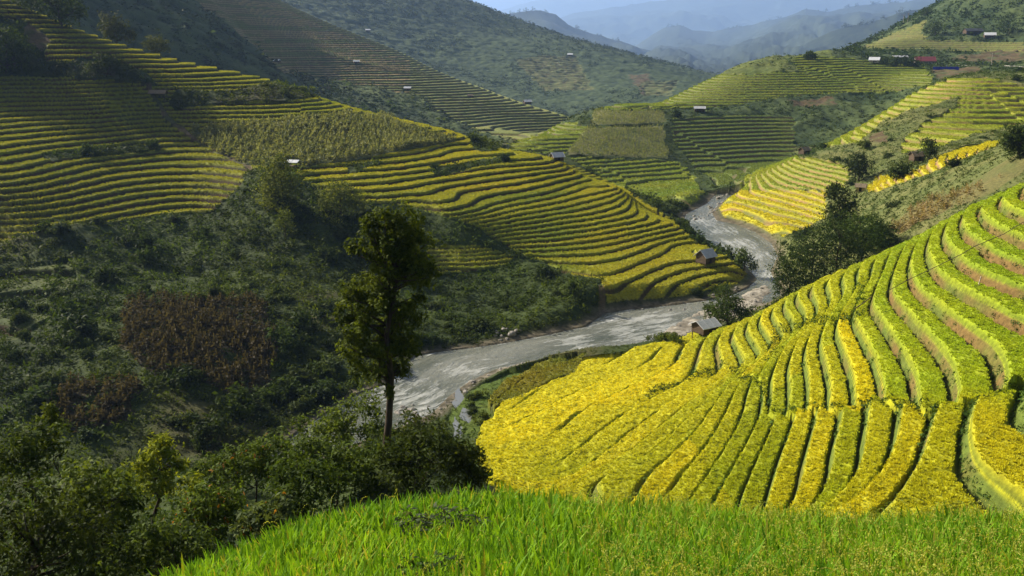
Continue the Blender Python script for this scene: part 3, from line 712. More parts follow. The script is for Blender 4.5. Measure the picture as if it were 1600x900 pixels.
# ---- rice standing on the near terraces
def rice_tufts(label, mask, dens, h, seed, nb=6, lean=.45, wd=.10, gain=1.15):
    r = np.random.default_rng(seed); V = []; Fq = []
    for k in range(nb):
        a = k*6.283/nb+.4*r.random(); p = np.array([cos(a), sin(a), 0]); t = np.array([-sin(a), cos(a), 0])*wd
        l = lean*(.6+.8*r.random()); b = len(V)
        V += [-t*.6-[0, 0, .25], t*.6-[0, 0, .25], p*l*.5+t*.8+[0, 0, .75], p*l*1.1+[0, 0, .6+.4*r.random()]]; Fq.append((b, b+1, b+2, b+3))
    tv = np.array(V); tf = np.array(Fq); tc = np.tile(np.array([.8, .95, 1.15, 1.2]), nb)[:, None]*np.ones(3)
    pos, iy, ix, r = scatter(mask & VIS, dens, seed)
    pos[:, 2] -= .03
    tint = col[iy, ix]*(gain*(.72+.56*r.random(len(pos))))[:, None]
    me = mesh_np('rice', *stamp(tv, tf, tc, pos, h*(.7+.6*r.random(len(pos))), r.random(len(pos))*6.28, tint), M_RICE)
    tag(link('rice', me), label, 'rice', None, 'stuff'); return len(pos)
sm = stand > np.where(rice == 1, .7, .35)
ED['r'] = [rice_tufts('ripening yellow rice standing on the bright right hillside', (rice == 1) & sm, np.clip(26*(60/Yg)**1.3, 7, 26), .21, 61),
  rice_tufts('yellow rice standing on the terraces of the left spur', (rice == 2) & sm & (YO < 372), 4.5, .36, 62, 5),
  rice_tufts('yellow rice on the terraces across the river', np.isin(rice, (6, 7)) & sm, 2.0, .5, 63, 5),
  rice_tufts('pale green rice on the terraces of the middle hill', np.isin(rice, (4, 5)) & sm, 1.2, .6, 64, 5),
  rice_tufts('olive rice in the riverside paddy below the bright hillside', (rice == 9) & sm, 8, .35, 65, 5)]
print('COUNTS', ED)
#STAGE3A
# ------------------------------------------------------------------ trees and shrubs, each a thing of its own
def at(px, py, d):
    u, s = pix(px, py); return np.array([float(u)*d, d, float(s)*d])
def tree(name, label, base, blobs, n, leaf, c0, c1, trunk_r, seed, group=None, forks=None, accent=None, top=None, cat='tree', hollow=.45, gap=.3, cell=4.5):
    """base: world point on the ground; blobs: world-space crown lobes; limbs run from the trunk into the lobes"""
    base = np.array(base, float); r = np.random.default_rng(seed+500)
    root = empty(name, base); tag(root, label, cat, group)
    bl = [(b[0]-base[0], b[1]-base[1], b[2]-base[2], *b[3:]) for b in blobs]
    V, Fc, cl = leaves(bl, n, leaf, c0, c1, seed, accent=accent, hollow=hollow, gap=gap, cell=cell)
    link('crown', mesh_np('crown', V, Fc, cl, M_LEAF), root)
    mb = MB(); zt = max(b[2] for b in bl); ctr = np.mean([b[:3] for b in bl], 0)
    tp = np.array(top)-base if top is not None else np.array([ctr[0], ctr[1], zt])
    pts = [np.array([0, 0, -.4])]+[tp*t+np.array([r.normal()*.03, r.normal()*.03, 0])*zt*(t*(1-t)*4) for t in (.15, .35, .55, .75, .95)]
    mb.tube(pts, [trunk_r*1.25, trunk_r, trunk_r*.85, trunk_r*.65, trunk_r*.4, trunk_r*.12], 8)
    link('trunk', mb.mesh('trunk', M_BARK, smooth=True), root)
    lm = MB()
    for i, b in enumerate(bl):
        c = np.array(b[:3]); t0 = np.clip((c[2]-b[5])/max(zt, .1), .18, .8); s = tp*t0
        for k in range(3):
            e = c+r.normal(size=3)*np.array(b[3:6])*.45; mid = (s+e)/2+np.array([0, 0, -.1*b[5]])+r.normal(size=3)*.08*b[3]
            lm.tube([s, mid, e], [trunk_r*.38, trunk_r*.22, trunk_r*.06], 5)
    link('limb', lm.mesh('limb', M_BARK, smooth=True), root)
    return root
def lobes(px_list, d, dy=1.0, seed=0):
    """crown lobes given as (px, row, radius in px) at distance d"""
    r = np.random.default_rng(seed); o = []
    for b in px_list:
        p = at(b[0], b[1], d); k = d/F_PX*1.02*b[2]; kz = k*(b[3] if len(b) > 3 else 1)
        p[1] += r.normal()*dy*.4*k
        o.append((p[0], p[1], p[2], k, k*1.05, kz))
    return o

# the tall tree in the middle
tb = spot(601, 716, 42, 75); d0 = tb[1]
MAIN = [(605,345,24),(632,360,30),(652,390,32),(664,415,24),(640,428,30),(612,388,36),(586,375,24),(552,386,14),(600,425,28),(578,350,16),(545,460,22),(570,455,28),(602,465,28),(538,492,18),(560,500,32),(602,502,34),(640,490,24),(655,468,13),(556,540,26),(598,545,34),(636,540,22),(560,575,18),(595,585,24),(625,580,16),(610,605,11)]
tree('tall_tree', 'tall slender broadleaf tree standing alone above the river, rim-lit crown on a bare trunk', tb, [(a,b,c,d*1.02,e*1.05,f*1.02) for a,b,c,d,e,f in lobes(MAIN, d0, 1.6, 1)], 30000, .135, (.018, .034, .005), (.11, .14, .012), .22, 101,
     top=at(612, 345, d0), hollow=.4, gap=.43, cell=6)
# named trees of the left spur and across the river
TL = [
 ('vine_covered_tree','leafy creeper-hung tree beside the white-roofed hut on the left spur',(434,330),(205,240),[(432,266,24),(440,252,14),(424,288,26),(449,288,24),(436,306,28),(420,312,16)],4200,.32,(.05,.08,.014),(.27,.31,.045),.25),
 ('tree','low spreading tree with a bright top right of the vine-covered tree',(532,338),(205,240),[(530,296,20),(512,306,18),(548,308,20),(530,318,26),(560,322,14),(505,322,12)],2600,.32,(.035,.06,.012),(.17,.2,.03),.2),
 ('tree','small yellow-tipped sapling on the dark left slope',(446,372),(170,225),[(446,335,11),(440,348,9),(452,352,9)],500,.26,(.05,.08,.01),(.16,.2,.02),.1),
 ('tree','big dark tree on the skyline at the top left corner',(96,40),(300,352),[(85,5,26),(112,0,24),(62,0,24),(100,22,18),(125,18,10),(40,-8,20),(75,-20,26)],3200,.5,G0,G1,.4),
 ('tree','feathery tree on the upper left ridge between the corner tree and the round bush',(180,60),(300,356),[(172,34,15),(186,40,13),(164,46,11),(196,52,11),(178,50,14),(206,55,7)],1800,.42,(.025,.04,.012),(.09,.105,.03),.3),
 ('tree','round bush-like tree alone on the upper left ridge line',(246,80),(300,358),[(246,68,13),(234,70,9),(258,71,9)],1100,.36,(.025,.04,.012),(.09,.10,.03),.25),
 ('tree','dark tree at the left edge below the skyline terraces',(10,112),(250,330),[(5,60,24),(22,75,20),(-10,80,28),(30,95,14),(12,98,18)],2200,.45,G0,G1,.35),
 ('tree','pair of dark crowns in the thicket left of the thatched shed',(165,120),(240,330),[(160,95,14),(178,100,12),(192,110,12),(148,104,10),(210,118,10)],1500,.4,G0,(.06,.08,.02),.25),
 ('tree','tall dark tree above the bamboo clump at the bend of the river',(1312,395),(180,250),[(1305,295,15),(1318,315,18),(1302,325,18),(1325,340,18),(1308,352,22),(1330,366,16),(1298,300,10)],3000,.28,G0,(.055,.08,.016),.3),
 ('tree','dark round tree in the thicket below the lit terraces on the right',(1342,282),(250,330),[(1340,248,14),(1350,258,12),(1332,260,13),(1344,270,14)],1500,.34,G0,(.055,.08,.02),.25),
 ('tree','low dark tree left of the brown stilt hut across the river',(1410,278),(240,330),[(1405,262,12),(1418,266,12),(1396,270,10),(1412,272,12)],1200,.34,G0,(.055,.08,.02),.22),
 ('tree','slim dark tree right of the brown stilt hut across the river',(1452,250),(240,330),[(1452,224,10),(1456,236,9),(1447,238,8)],900,.34,G0,(.055,.08,.02),.22),
 ('tree','dark tree cut by the right edge above the yellow strip terraces',(1592,246),(190,290),[(1588,208,16),(1600,216,18),(1578,222,12),(1596,232,18),(1612,214,16)],2200,.32,G0,(.05,.07,.018),.28),
 ('tree','bushy tree standing by the gravel bank in front of the river bend',(1138,508),(148,190),[(1135,464,17),(1122,478,18),(1150,478,17),(1110,490,13),(1136,492,22),(1160,490,12),(1108,480,9)],3200,.24,(.022,.04,.008),(.075,.11,.02),.22),
 ('tree','pale green bush-tree on the tip of the spur at the water',(1162,424),(190,230),[(1160,396,9),(1168,404,9),(1154,406,8),(1174,412,8)],900,.28,(.03,.05,.012),(.09,.12,.03),.15),
 ('tree','small dark round tree on the ridge of the left spur',(741,224),(270,340),[(741,215,6),(738,219,5),(745,219,5)],500,.3,G0,(.06,.085,.02),.15),
 ('tree','dark tree beside the grey-roofed hut on the middle hill',(1056,184),(430,520),[(1055,176,6),(1060,179,5)],350,.5,G0,G1,.2),
 ('tree','dark trees hiding the long white roof by the red-roofed house',(1400,104),(500,590),[(1385,98,9),(1400,95,8),(1415,96,9),(1428,99,8),(1374,101,6)],1500,.6,G0,G1,.3),
 ('tree','lone dark tree on the shoulder below the hazy ridge',(1266,92),(500,600),[(1266,86,7),(1260,88,5),(1273,88,5)],500,.6,G0,G1,.25),
 ('tree','dark tree on the skyline near the power poles',(1447,24),(560,720),[(1447,17,6),(1443,20,5),(1452,21,5)],500,.7,G0,G1,.3),
 ('tree','tall tree left of the white-roofed house below the dark hill',(1462,56),(500,680),[(1460,38,9),(1468,44,9),(1454,46,8)],700,.7,G0,(.05,.075,.02),.3),
 ('tree','broad tree right of the white-roofed house at the right edge',(1576,58),(500,680),[(1572,34,11),(1584,40,10),(1564,44,8),(1590,50,9)],900,.7,(.02,.04,.01),(.06,.09,.02),.3),
]
for i, (nm, lab, b, yr, lb, n, lf, c0, c1, tr) in enumerate(TL):
    p = spot(b[0], b[1], *yr); tree(nm, lab, p, [(a,b_,c,d*1.08,e*1.08,f*1.08) for a,b_,c,d,e,f in lobes(lb, p[1], 1, i)], int(n*1.7), lf*1.05, c0, c1, tr, 200+i, gap=.16, hollow=.35)
# the great bamboo and broadleaf clump at the bend: five trees
CL = [('dark leafy tree at the left end of the big clump beside the river bend',(1232,468),[(1228,392,16),(1240,405,20),(1222,420,17),(1240,432,22),(1218,440,13),(1250,448,20),(1222,455,12)]),
      ('tree second from the river in the big dark clump at the bend',(1270,450),[(1262,372,18),(1275,385,22),(1256,395,18),(1272,410,26),(1258,430,22),(1285,428,20)]),
      ('tallest feathery bamboo in the middle of the big clump at the bend',(1310,425),[(1300,352,18),(1314,362,20),(1294,372,16),(1308,385,26),(1328,378,16),(1300,408,24),(1322,405,20)]),
      ('tree right of the middle in the big dark clump at the bend',(1348,400),[(1338,348,18),(1352,354,16),(1342,370,24),(1360,372,18),(1350,388,22),(1334,392,18)]),
      ('low tree at the uphill end of the big dark clump at the bend',(1378,385),[(1368,355,13),(1378,365,15),(1386,374,11),(1372,376,14)])]
for i, (lab, b, lb) in enumerate(CL):
    p = spot(b[0], b[1], 165, 210); d = 176+i*3
    p = (float(pix(*b)[0])*d, d, float(ground_at(float(pix(*b)[0])*d, d)))
    tree('riverside_tree', lab, p, [(a,b,c,d_*1.35,e*1.35,f*1.3) for a,b,c,d_,e,f in lobes(lb, d, 1.2, 40+i)], 7000, .23, (.018, .035, .008), (.06, .095, .018), .22, 260+i)
# trees and tall bushes of the near slope, bottom left
NL = [
 ('tree','thin-trunked tree with a drooping round crown at the left edge of the near slope',(62,860),40,[(50,688,38),(20,700,34),(80,690,30),(48,718,36),(95,715,24),(5,735,30)],4200,.105,G0,(.06,.085,.012),.09,None),
 ('tree','young tree with a bright leafy tip rising at the left edge',(84,740),44,[(78,640,13),(72,655,13),(86,660,14),(80,680,16)],800,.11,(.03,.05,.008),(.12,.15,.015),.05,None),
 ('tree','yellow-green tree catching the light in the middle of the near thicket',(242,850),42,[(255,690,20),(240,705,22),(268,715,22),(230,725,24),(285,722,12),(255,745,30),(290,760,22)],3800,.11,(.035,.06,.008),(.17,.19,.015),.1,None),
 ('tree','big dark tree left of the yellow-green tree in the near thicket',(150,900),34,[(150,745,46),(115,760,44),(185,760,44),(205,795,36),(130,805,56),(80,790,40),(170,830,60)],8500,.10,(.014,.026,.006),(.075,.10,.014),.14,None),
 ('tree','dark mass of foliage in the bottom left corner',(50,1000),27,[(40,800,70),(110,830,70),(10,860,80),(160,870,70),(80,890,80)],9000,.085,(.012,.022,.005),(.05,.07,.012),.14,None),
 ('shrub','dark bush with a few orange leaves below the yellow-green tree',(330,880),37,[(320,770,32),(350,785,34),(300,800,34),(335,815,40),(370,800,24),(285,830,36)],5200,.095,G0,(.075,.11,.014),.06,((.30,.13,.02),.035)),
 ('shrub','pale long-leaved bush at the edge of the rice field, bottom left',(425,850),26,[(415,800,26),(440,795,20),(400,812,24),(430,820,30),(380,830,24)],2600,.09,(.035,.055,.02),(.10,.13,.045),.05,((.28,.14,.03),.02)),
 ('shrub','dark round bush between the pale bush and the tall tree',(470,830),36,[(455,740,34),(485,745,36),(430,755,30),(470,770,44),(510,765,34),(440,785,34)],5600,.095,(.014,.028,.006),(.055,.085,.012),.07,None),
 ('shrub','bright broad bush left of the trunk of the tall tree',(545,760),60,[(545,640,26),(570,630,28),(520,655,28),(585,655,26),(500,672,24),(548,668,36),(590,690,28),(520,690,34)],7000,.12,(.03,.05,.010),(.10,.135,.018),.08,None),
 ('shrub','dense bush below the bright bush left of the tall trunk',(525,790),47,[(505,715,34),(540,712,36),(570,720,34),(480,700,26),(530,740,40),(575,745,34)],6200,.11,(.018,.034,.007),(.07,.10,.014),.07,None),
 ('shrub','dark rounded bush at the foot of the tall trunk',(650,800),45,[(640,695,36),(672,690,36),(610,705,30),(700,702,34),(650,725,46),(690,730,40),(618,735,36)],8500,.10,(.014,.026,.006),(.06,.085,.012),.07,None),
 ('shrub','drooping dark bush at the right end of the near thicket',(735,775),44,[(725,710,24),(738,722,24),(750,735,17),(722,738,28),(745,750,18)],3600,.095,(.014,.026,.006),(.09,.11,.012),.06,None),
 ('shrub','twiggy bush behind the rounded bush, against the river',(655,735),58,[(640,660,18),(665,665,20),(690,672,18),(625,672,16),(650,682,24),(700,685,16)],2200,.11,(.03,.045,.012),(.085,.11,.02),.06,None),
 ('shrub','leafy bush between the bright bush and the yellow-green tree',(400,800),48,[(395,705,26),(420,700,24),(370,718,26),(400,730,34),(440,715,24),(350,740,26)],4600,.115,(.02,.036,.008),(.075,.11,.014),.07,((.26,.12,.02),.02)),
 ('shrub','low dark bush under the yellow-green tree',(290,960),30,[(250,830,40),(300,850,40),(215,850,40),(265,875,50),(330,870,34)],6500,.085,(.012,.024,.005),(.055,.08,.012),.07,None),
 ('tree','slim leafy tree on the river bank left of the bright broad bush',(478,800),66,[(470,668,20),(485,685,22),(455,690,20),(475,705,26),(500,700,20),(450,715,20)],3000,.12,G0,(.07,.10,.014),.08,None),
 ('shrub','rounded bush on the river bank right of the yellow-green tree',(425,800),60,[(415,695,22),(435,690,20),(400,705,20),(425,715,28),(385,715,18)],2600,.12,(.02,.036,.008),(.08,.115,.014),.06,None),
 ('shrub','low bush filling the bank between the yellow-green tree and the orange-leaved bush',(345,820),55,[(335,725,24),(355,720,22),(315,735,22),(345,745,28),(375,740,20)],2600,.11,G0,(.07,.10,.014),.06,None),
]
for i, (nm, lab, b, d, lb, n, lf, c0, c1, tr, ac) in enumerate(NL):
    u = float(pix(*b)[0]); p = (u*d, d, float(ground_at(u*d, d)))
    tree(nm, lab, p, lobes(lb, d, 1.2, 70+i), int(n*.8), lf*1.25, c0, tuple(1.6*c for c in c1), tr, 300+i, accent=ac, cat='tree' if nm == 'tree' else 'shrub', hollow=.35)
# banana plant on the middle hill
bp_ = spot(1106, 176, 430, 520); bn = empty('banana_plant', bp_); tag(bn, 'banana plant with fanned leaves beside the grey-roofed hut on the middle hill', 'banana plant')
mb = MB(); mb.tube([(0,0,-.3),(0,.1,2.2)], [.3,.2], 7); link('stem', mb.mesh('stem', mat_plain('banana_stem', (.10,.11,.04), .7)), bn)
V = []; Fq = []; cl = []
for k in range(11):
    a = k*2.4; e = .3+.09*k; p = np.array([cos(a), sin(a), 0]); t = np.array([-sin(a), cos(a), 0])
    prev = None
    for j in range(6):
        q = j/5; c = np.array([0, 0, 2.0])+p*(3.2*q*cos(1.2-e*.9*q))+np.array([0, 0, 3.0*q-2.4*q*q*(1+.5*e)]); wd = .48*sin(pi*min(.98, q*.9+.08))
        b = len(V); V += [c-t*wd, c+t*wd]
        if prev is not None: Fq.append((prev, prev+1, b+1, b))
        prev = b
link('leaf', mesh_np('leaf', np.array(V), np.array(Fq), np.tile(np.array([.07, .11, .03]), (len(V), 1)), M_LEAF), bn)

# shrubs one can tell apart on the slopes: copies of a few kinds, each its own object
SHR = []
for i, (c0, c1) in enumerate(((G0, G1), (G0, (.05, .08, .02)), (Y0, Y1), ((.03, .05, .015), (.09, .12, .03)), (B0, (.06, .09, .035)), (G0, (.045, .07, .014)))):
    r = np.random.default_rng(900+i); bl = [(r.normal()*.4, r.normal()*.4, .25+.5*r.random(), .35+.3*r.random(), .35+.3*r.random(), .3+.35*r.random()) for _ in range(6)]
    SHR.append(mesh_np('shrub', *leaves(bl, 900, .13, c0, c1, 920+i), M_LEAF))
def shrubs(label, group, mask, n, smin, smax, seed, kinds=(0, 1, 3, 5)):
    r = np.random.default_rng(seed); w = (mask & (np.abs(U) < .6)).astype(float)
    # pick spots evenly over what the photo shows of the area
    iy, ix = np.nonzero(w); k = r.choice(len(iy), min(n, len(iy)), replace=False, p=None)
    for j in k:
        x, y, z = X[iy[j], ix[j]], Yg[iy[j], ix[j]], Zf[iy[j], ix[j]]
        o = link('shrub', SHR[kinds[r.integers(len(kinds))]], None, (x, y, z-.1)); s = smin+(smax-smin)*r.random()**2
        o.scale = (s, s, s*(.8+.4*r.random())); o.rotation_euler = (0, 0, r.random()*6.28)
        tag(o, label, 'shrub', group)
nearriver = np.zeros(U.shape, bool); i0, i1 = np.searchsorted(YR, [100, 340]); nearriver[i0:i1] = (dist_r := poly_dist(X[i0:i1], Yg[i0:i1], RIVER)) < 26
nr9 = np.zeros(U.shape, bool); nr9[i0:i1] = dist_r < 9
shrubs('leafy dark shrub in the thicket on the steep left bank of the river', 'shrubs on the left river bank', free & (LF == 2) & nearriver & (PX > 380) & ~nearside, 75, 1.3, 3.2, 71)
shrubs('dark shrub on the overgrown left slope below the terraces', 'shrubs on the left slope', (free | (rice == 3)) & (LF == 2) & (YO < 235) & (PX < 600) & (PY < 760), 115, 1.3, 3.8, 72)
shrubs('shrub in the thicket strip between the upper terraces of the left spur', 'shrubs between the upper terraces', thick, 30, 1.6, 3.0, 73, (1, 2, 3))
shrubs('shrub along the right bank below the yellow riverside paddies', 'shrubs on the right river bank', free & nr9 & (X > 30) & (YO > 200), 24, 1.0, 2.0, 74, (1, 3, 4))
shrubs('green shrub on the sunlit scrub slope across the river', 'shrubs on the sunlit slope', free & (LF == 4) & (YO > 190) & ~nr9 & (PX > 1180), 36, 1.2, 2.8, 75, (1, 2, 3, 5))
shrubs('small weedy shrub at the foot of the bright hillside by the ponds', 'shrubs by the ponds', mm & (PX > 735) & (PY > 610), 12, .7, 1.3, 76, (2, 3))
shrubs('bright bush beside the hut at the foot of the bright hillside', 'bushes beside the riverside hut', cover([(1022,545),(1028,520),(1056,522),(1058,536)], 145, 176) , 4, 1.4, 1.9, 77, (2,))
#STAGE3B
# ------------------------------------------------------------------ huts, houses, poles, rocks
M_WOOD = mat_plain('old_wood', (.085, .06, .04), .85, .45, 2.5, .2, (.6, .6, 5))
M_DARK = mat_plain('dark_opening', (.015, .012, .01), .9, .2)
M_ROOFG = mat_plain('grey_sheet_roof', (.42, .43, .45), .5, .25, 2.0, .4, (1, 6, 1))
M_ROOFW = mat_plain('white_sheet_roof', (.52, .54, .57), .5, .15, 2.0, .4, (1, 6, 1))
M_ROOFT = mat_plain('thatch', (.20, .16, .11), .95, .45, 3.0, .1, (1, 5, 1), .5)
M_ROOFR = mat_plain('red_sheet_roof', (.26, .05, .06), .55, .25, 1.0, .3, (1, 5, 1))
M_WALLY = mat_plain('yellow_planks', (.42, .34, .14), .85, .3, 2.5)
M_WALLW = mat_plain('pale_planks', (.30, .26, .21), .85, .3, 2.0)
M_BLUE = mat_plain('blue_tarp', (.03, .05, .50), .5, .2, 1.0)
def ridge_roof(L_, Wd, h, ov, th):
    m = MB()
    for s in (-1, 1):
        a = [(-L_/2-ov, 0, h), (L_/2+ov, 0, h), (L_/2+ov, s*(Wd/2+ov), -ov*h/(Wd/2)), (-L_/2-ov, s*(Wd/2+ov), -ov*h/(Wd/2))]
        b = [(x, y, z+th) for x, y, z in a]
        m.poly(a+b, [(0,1,2,3),(7,6,5,4),(0,4,5,1),(1,5,6,2),(2,6,7,3),(3,7,4,0)] if s > 0 else [(3,2,1,0),(4,5,6,7),(1,5,4,0),(2,6,5,1),(3,7,6,2),(0,4,7,3)])
        # battens on the sheet
        n = int(L_/1.2)
        for k in range(n+1):
            x = -L_/2-ov+.1+k*(L_+2*ov-.2)/max(n, 1)
            for q in (0,):
                p0 = np.array([x, 0, h+th+.02]); p1 = np.array([x, s*(Wd/2+ov), -ov*h/(Wd/2)+th+.02]); m.tube([p0, p1], .035, 4)
    return m
def hut(name, label, px, py, yr, L_, Wd, Hw, Hr, rz, roof, wall, stilt=0.6, cat='hut', win=0, openside=False):
    x, y, z = spot(px, py, *yr)
    k_ = max(1, float(y/unfar(y)))*(.85 if y > 400 else 1); L_ *= k_; Wd *= k_; Hw *= k_; Hr *= k_
    root = empty(name, (x, y, z), rz); tag(root, label, cat)
    m = MB()
    t = .08
    if not openside:
        z0, z1 = stilt, stilt+Hw
        m.box(-L_/2, L_/2, -Wd/2, -Wd/2+t, z0, z1); m.box(-L_/2, L_/2, Wd/2-t, Wd/2, z0, z1)
        m.box(-L_/2, -L_/2+t, -Wd/2+t, Wd/2-t, z0, z1); m.box(L_/2-t, L_/2, -Wd/2+t, Wd/2-t, z0, z1)
        m.box(-L_/2+t, L_/2-t, -Wd/2+t, Wd/2-t, z0-.1, z0+.02)
        for sx in (-1, 1):                                  # gables
            xx = sx*(L_/2-t/2); m.poly([(xx-t/2, -Wd/2, z1), (xx-t/2, Wd/2, z1), (xx-t/2, 0, z1+Hr), (xx+t/2, -Wd/2, z1), (xx+t/2, Wd/2, z1), (xx+t/2, 0, z1+Hr)],
                   [(2,1,0),(3,4,5),(0,1,4,3),(1,2,5,4),(2,0,3,5)])
        n = int(L_/.45)
        for k in range(n+1):                                # planks proud of the wall
            xx = -L_/2+.05+k*(L_-.1)/n; m.box(xx-.03, xx+.03, -Wd/2-.02, -Wd/2-.002, z0, z1)
        link('wall', m.mesh('wall', wall), root)
        d = MB(); d.box(-.4, .4, -Wd/2-.05, -Wd/2-.022, z0+.05, z0+min(1.75, Hw-.1)); link('door', d.mesh('door', M_DARK), root)
        for k in range(win):
            w = MB(); xx = -L_/2+(k+.7)*L_/(win+.4)
            if abs(xx) < .9: xx += 1.2
            w.box(xx-.4, xx+.4, -Wd/2-.05, -Wd/2-.022, z0+.8, z0+1.6); link('window', w.mesh('window', M_DARK), root)
    else:
        z1 = stilt+Hw
        m.box(-L_/2, L_/2, -Wd/2, Wd/2, stilt+.25, stilt+.37); link('floor', m.mesh('floor', wall), root)
    for sx in (-1, 1):
        for sy in (-1, 1):
            p = MB(); xx, yy = sx*(L_/2-.12), sy*(Wd/2-.16); p.tube([(xx, yy, -1.2), (xx, yy, stilt-.1 if not openside else z1+.05)], .09, 6)
            link('post', p.mesh('post', M_WOOD), root)
    rf = link('roof', ridge_roof(L_, Wd, Hr, .45, .07).mesh('roof', roof), root, (0, 0, z1))
    return root
R = radians
hut('field_hut', 'open field hut under a white sheet roof beside the vine-covered tree', 459, 264, (215, 290), 3.2, 2.4, 1.5, .45, R(-15), M_ROOFW, M_WOOD, .5, 'hut', 0, True)
hut('field_hut', 'grey-roofed field hut standing on the crest of the left spur', 870, 253, (260, 330), 3.6, 3.0, 1.5, 1.1, R(25), M_ROOFG, M_WOOD, .5)
hut('field_hut', 'wooden hut with sunlit roof among the lowest yellow terraces at the spur tip', 1102, 412, (190, 240), 3.6, 3.2, 1.9, 1.4, R(38), M_ROOFG, M_WOOD, .4)
hut('field_hut', 'plank hut with a grey sheet roof at the river end of the bright hillside', 1101, 522, (130, 160), 3.6, 3.0, 1.35, .8, R(32), M_ROOFG, M_WOOD, .5)
hut('shed', 'long low thatched shed at the gully on the left spur', 248, 152, (250, 320), 5.0, 2.2, 1.0, .8, R(-4), M_ROOFT, M_WOOD, .5, 'shed', 0, True)
hut('field_hut', 'tiny white-roofed hut lowest left on the hazy blue terraces', 433, 98, (500, 640), 3.6, 2.6, 1.2, .7, R(-10), M_ROOFW, M_WOOD, .3)
hut('field_hut', 'tiny white-roofed hut halfway up the hazy blue terraces', 557, 100, (480, 640), 4.0, 2.8, 1.4, .9, R(15), M_ROOFW, M_WOOD, .3)
hut('field_hut', 'tiny white-roofed hut at the lower edge of the hazy blue terraces', 637, 141, (480, 640), 4.6, 2.8, 1.2, .9, R(-5), M_ROOFW, M_WOOD, .3)
hut('field_hut', 'tiny hut by the tree on the lit tail of the hazy blue terraces', 735, 153, (480, 640), 3.2, 2.4, 1.2, .7, R(12), M_ROOFT, M_WOOD, .3)
hut('field_hut', 'pale hut just below the end of the hazy terraced ridge', 824, 163, (560, 800), 5.5, 4.0, 1.8, 1.3, R(20), M_ROOFG, M_WOOD, .3)
hut('farmhouse', 'grey-roofed farmhouse by the banana plant on the middle hill', 1093, 175, (430, 520), 6.0, 3.6, 1.7, 1.0, R(-8), M_ROOFG, M_WOOD, .3, 'house', 2)
hut('field_hut', 'brown stilt hut with a pitched roof at the top of the riverside paddies', 1256, 244, (310, 370), 3.2, 2.8, 1.6, 1.0, R(28), M_ROOFT, M_WOOD, .9)
hut('field_hut', 'small yellow-walled hut behind the tall dark tree', 1344, 301, (225, 290), 2.4, 2.0, 1.6, .7, R(-25), M_ROOFT, M_WALLY, .4)
hut('field_hut', 'dark brown hut among the trees above the yellow strip terraces', 1432, 256, (245, 320), 3.6, 2.6, 1.6, 1.0, R(10), M_ROOFT, M_WOOD, 1.0)
hut('farmhouse', 'white-roofed house left of the red-roofed house', 1366, 99, (500, 590), 6.5, 4.5, 2.0, 1.8, R(-30), M_ROOFW, M_WALLW, .2, 'house', 1)
hut('longhouse', 'long red-roofed house on the shoulder by the road', 1444, 101, (500, 590), 13.5, 6.0, 2.6, 2.8, R(-4), M_ROOFR, M_WALLW, .1, 'house', 5)
hut('farmhouse', 'long pale roof half hidden by trees left of the red-roofed house', 1406, 93, (540, 600), 10, 4.0, 1.6, 1.0, R(-3), M_ROOFG, M_WOOD, .2, 'house', 2)
hut('farmhouse', 'white-roofed house on the terrace below the dark hill', 1546, 60, (560, 680), 8.0, 5.5, 2.2, 1.9, R(-18), M_ROOFW, M_WOOD, .3, 'house', 2)
hut('longhouse', 'long dark house behind the white-roofed house', 1520, 53, (580, 690), 14, 5.5, 2.2, 1.8, R(4), mat_plain('dark_sheet_roof', (.06, .065, .075), .7), M_WOOD, .2, 'house', 3)
hut('field_hut', 'tiny white roof high on the far wooded ridge', 575, 50, (780, 1100), 5.0, 4.0, 1.6, 1.2, R(10), M_ROOFW, M_WOOD, .2)
hut('field_hut', 'pale speck of a hut on the fields of the far ridge', 891, 88, (850, 1200), 6.0, 4.5, 1.6, 1.4, R(-10), M_ROOFW, M_WOOD, .2)
# blue tarpaulin fence by the red-roofed house
x, y, z = spot(1478, 108, 480, 580); tp = empty('tarpaulin_fence', (x, y, z), R(3)); tag(tp, 'bright blue tarpaulin screen below the red-roofed house', 'tarpaulin')
mb = MB(); n = 24; pts = [(-9+18*k/n, .25*sin(k*1.3), 0) for k in range(n+1)]
mb.poly([(p[0], p[1], -.6) for p in pts]+[(p[0], p[1]+.05, 1.5+.15*sin(k*2.1)) for k, p in enumerate(pts)], [(k, k+1, n+2+k, n+1+k) for k in range(n)]); link('sheet', mb.mesh('sheet', M_BLUE), tp)
for k in range(6):
    mb = MB(); mb.tube([(-9+3.6*k, .35, -.8), (-9+3.6*k, .35, 2.3)], .06, 5); link('post', mb.mesh('post', M_WOOD), tp)
# road past the houses
rp = [spot(px_, py_, 440, 640) for px_, py_ in ((1470,103),(1500,102),(1530,102),(1565,103),(1600,105),(1660,108))]
mb = MB(); V = []
for p in rp: V += [(p[0], p[1]-2.2, p[2]+.35), (p[0], p[1]+2.2, p[2]+.35), (p[0], p[1]-2.4, p[2]-1.2)]
mb.poly(V, [(3*k, 3*k+3, 3*k+4, 3*k+1) for k in range(len(rp)-1)]+[(3*k+2, 3*k+5, 3*k+3, 3*k) for k in range(len(rp)-1)])
tag(link('road', mb.mesh('road', mat_plain('road_concrete', (.42, .40, .37), .85, .2, .5))), 'pale concrete road running past the red-roofed house to the right edge', 'road', None, 'structure')
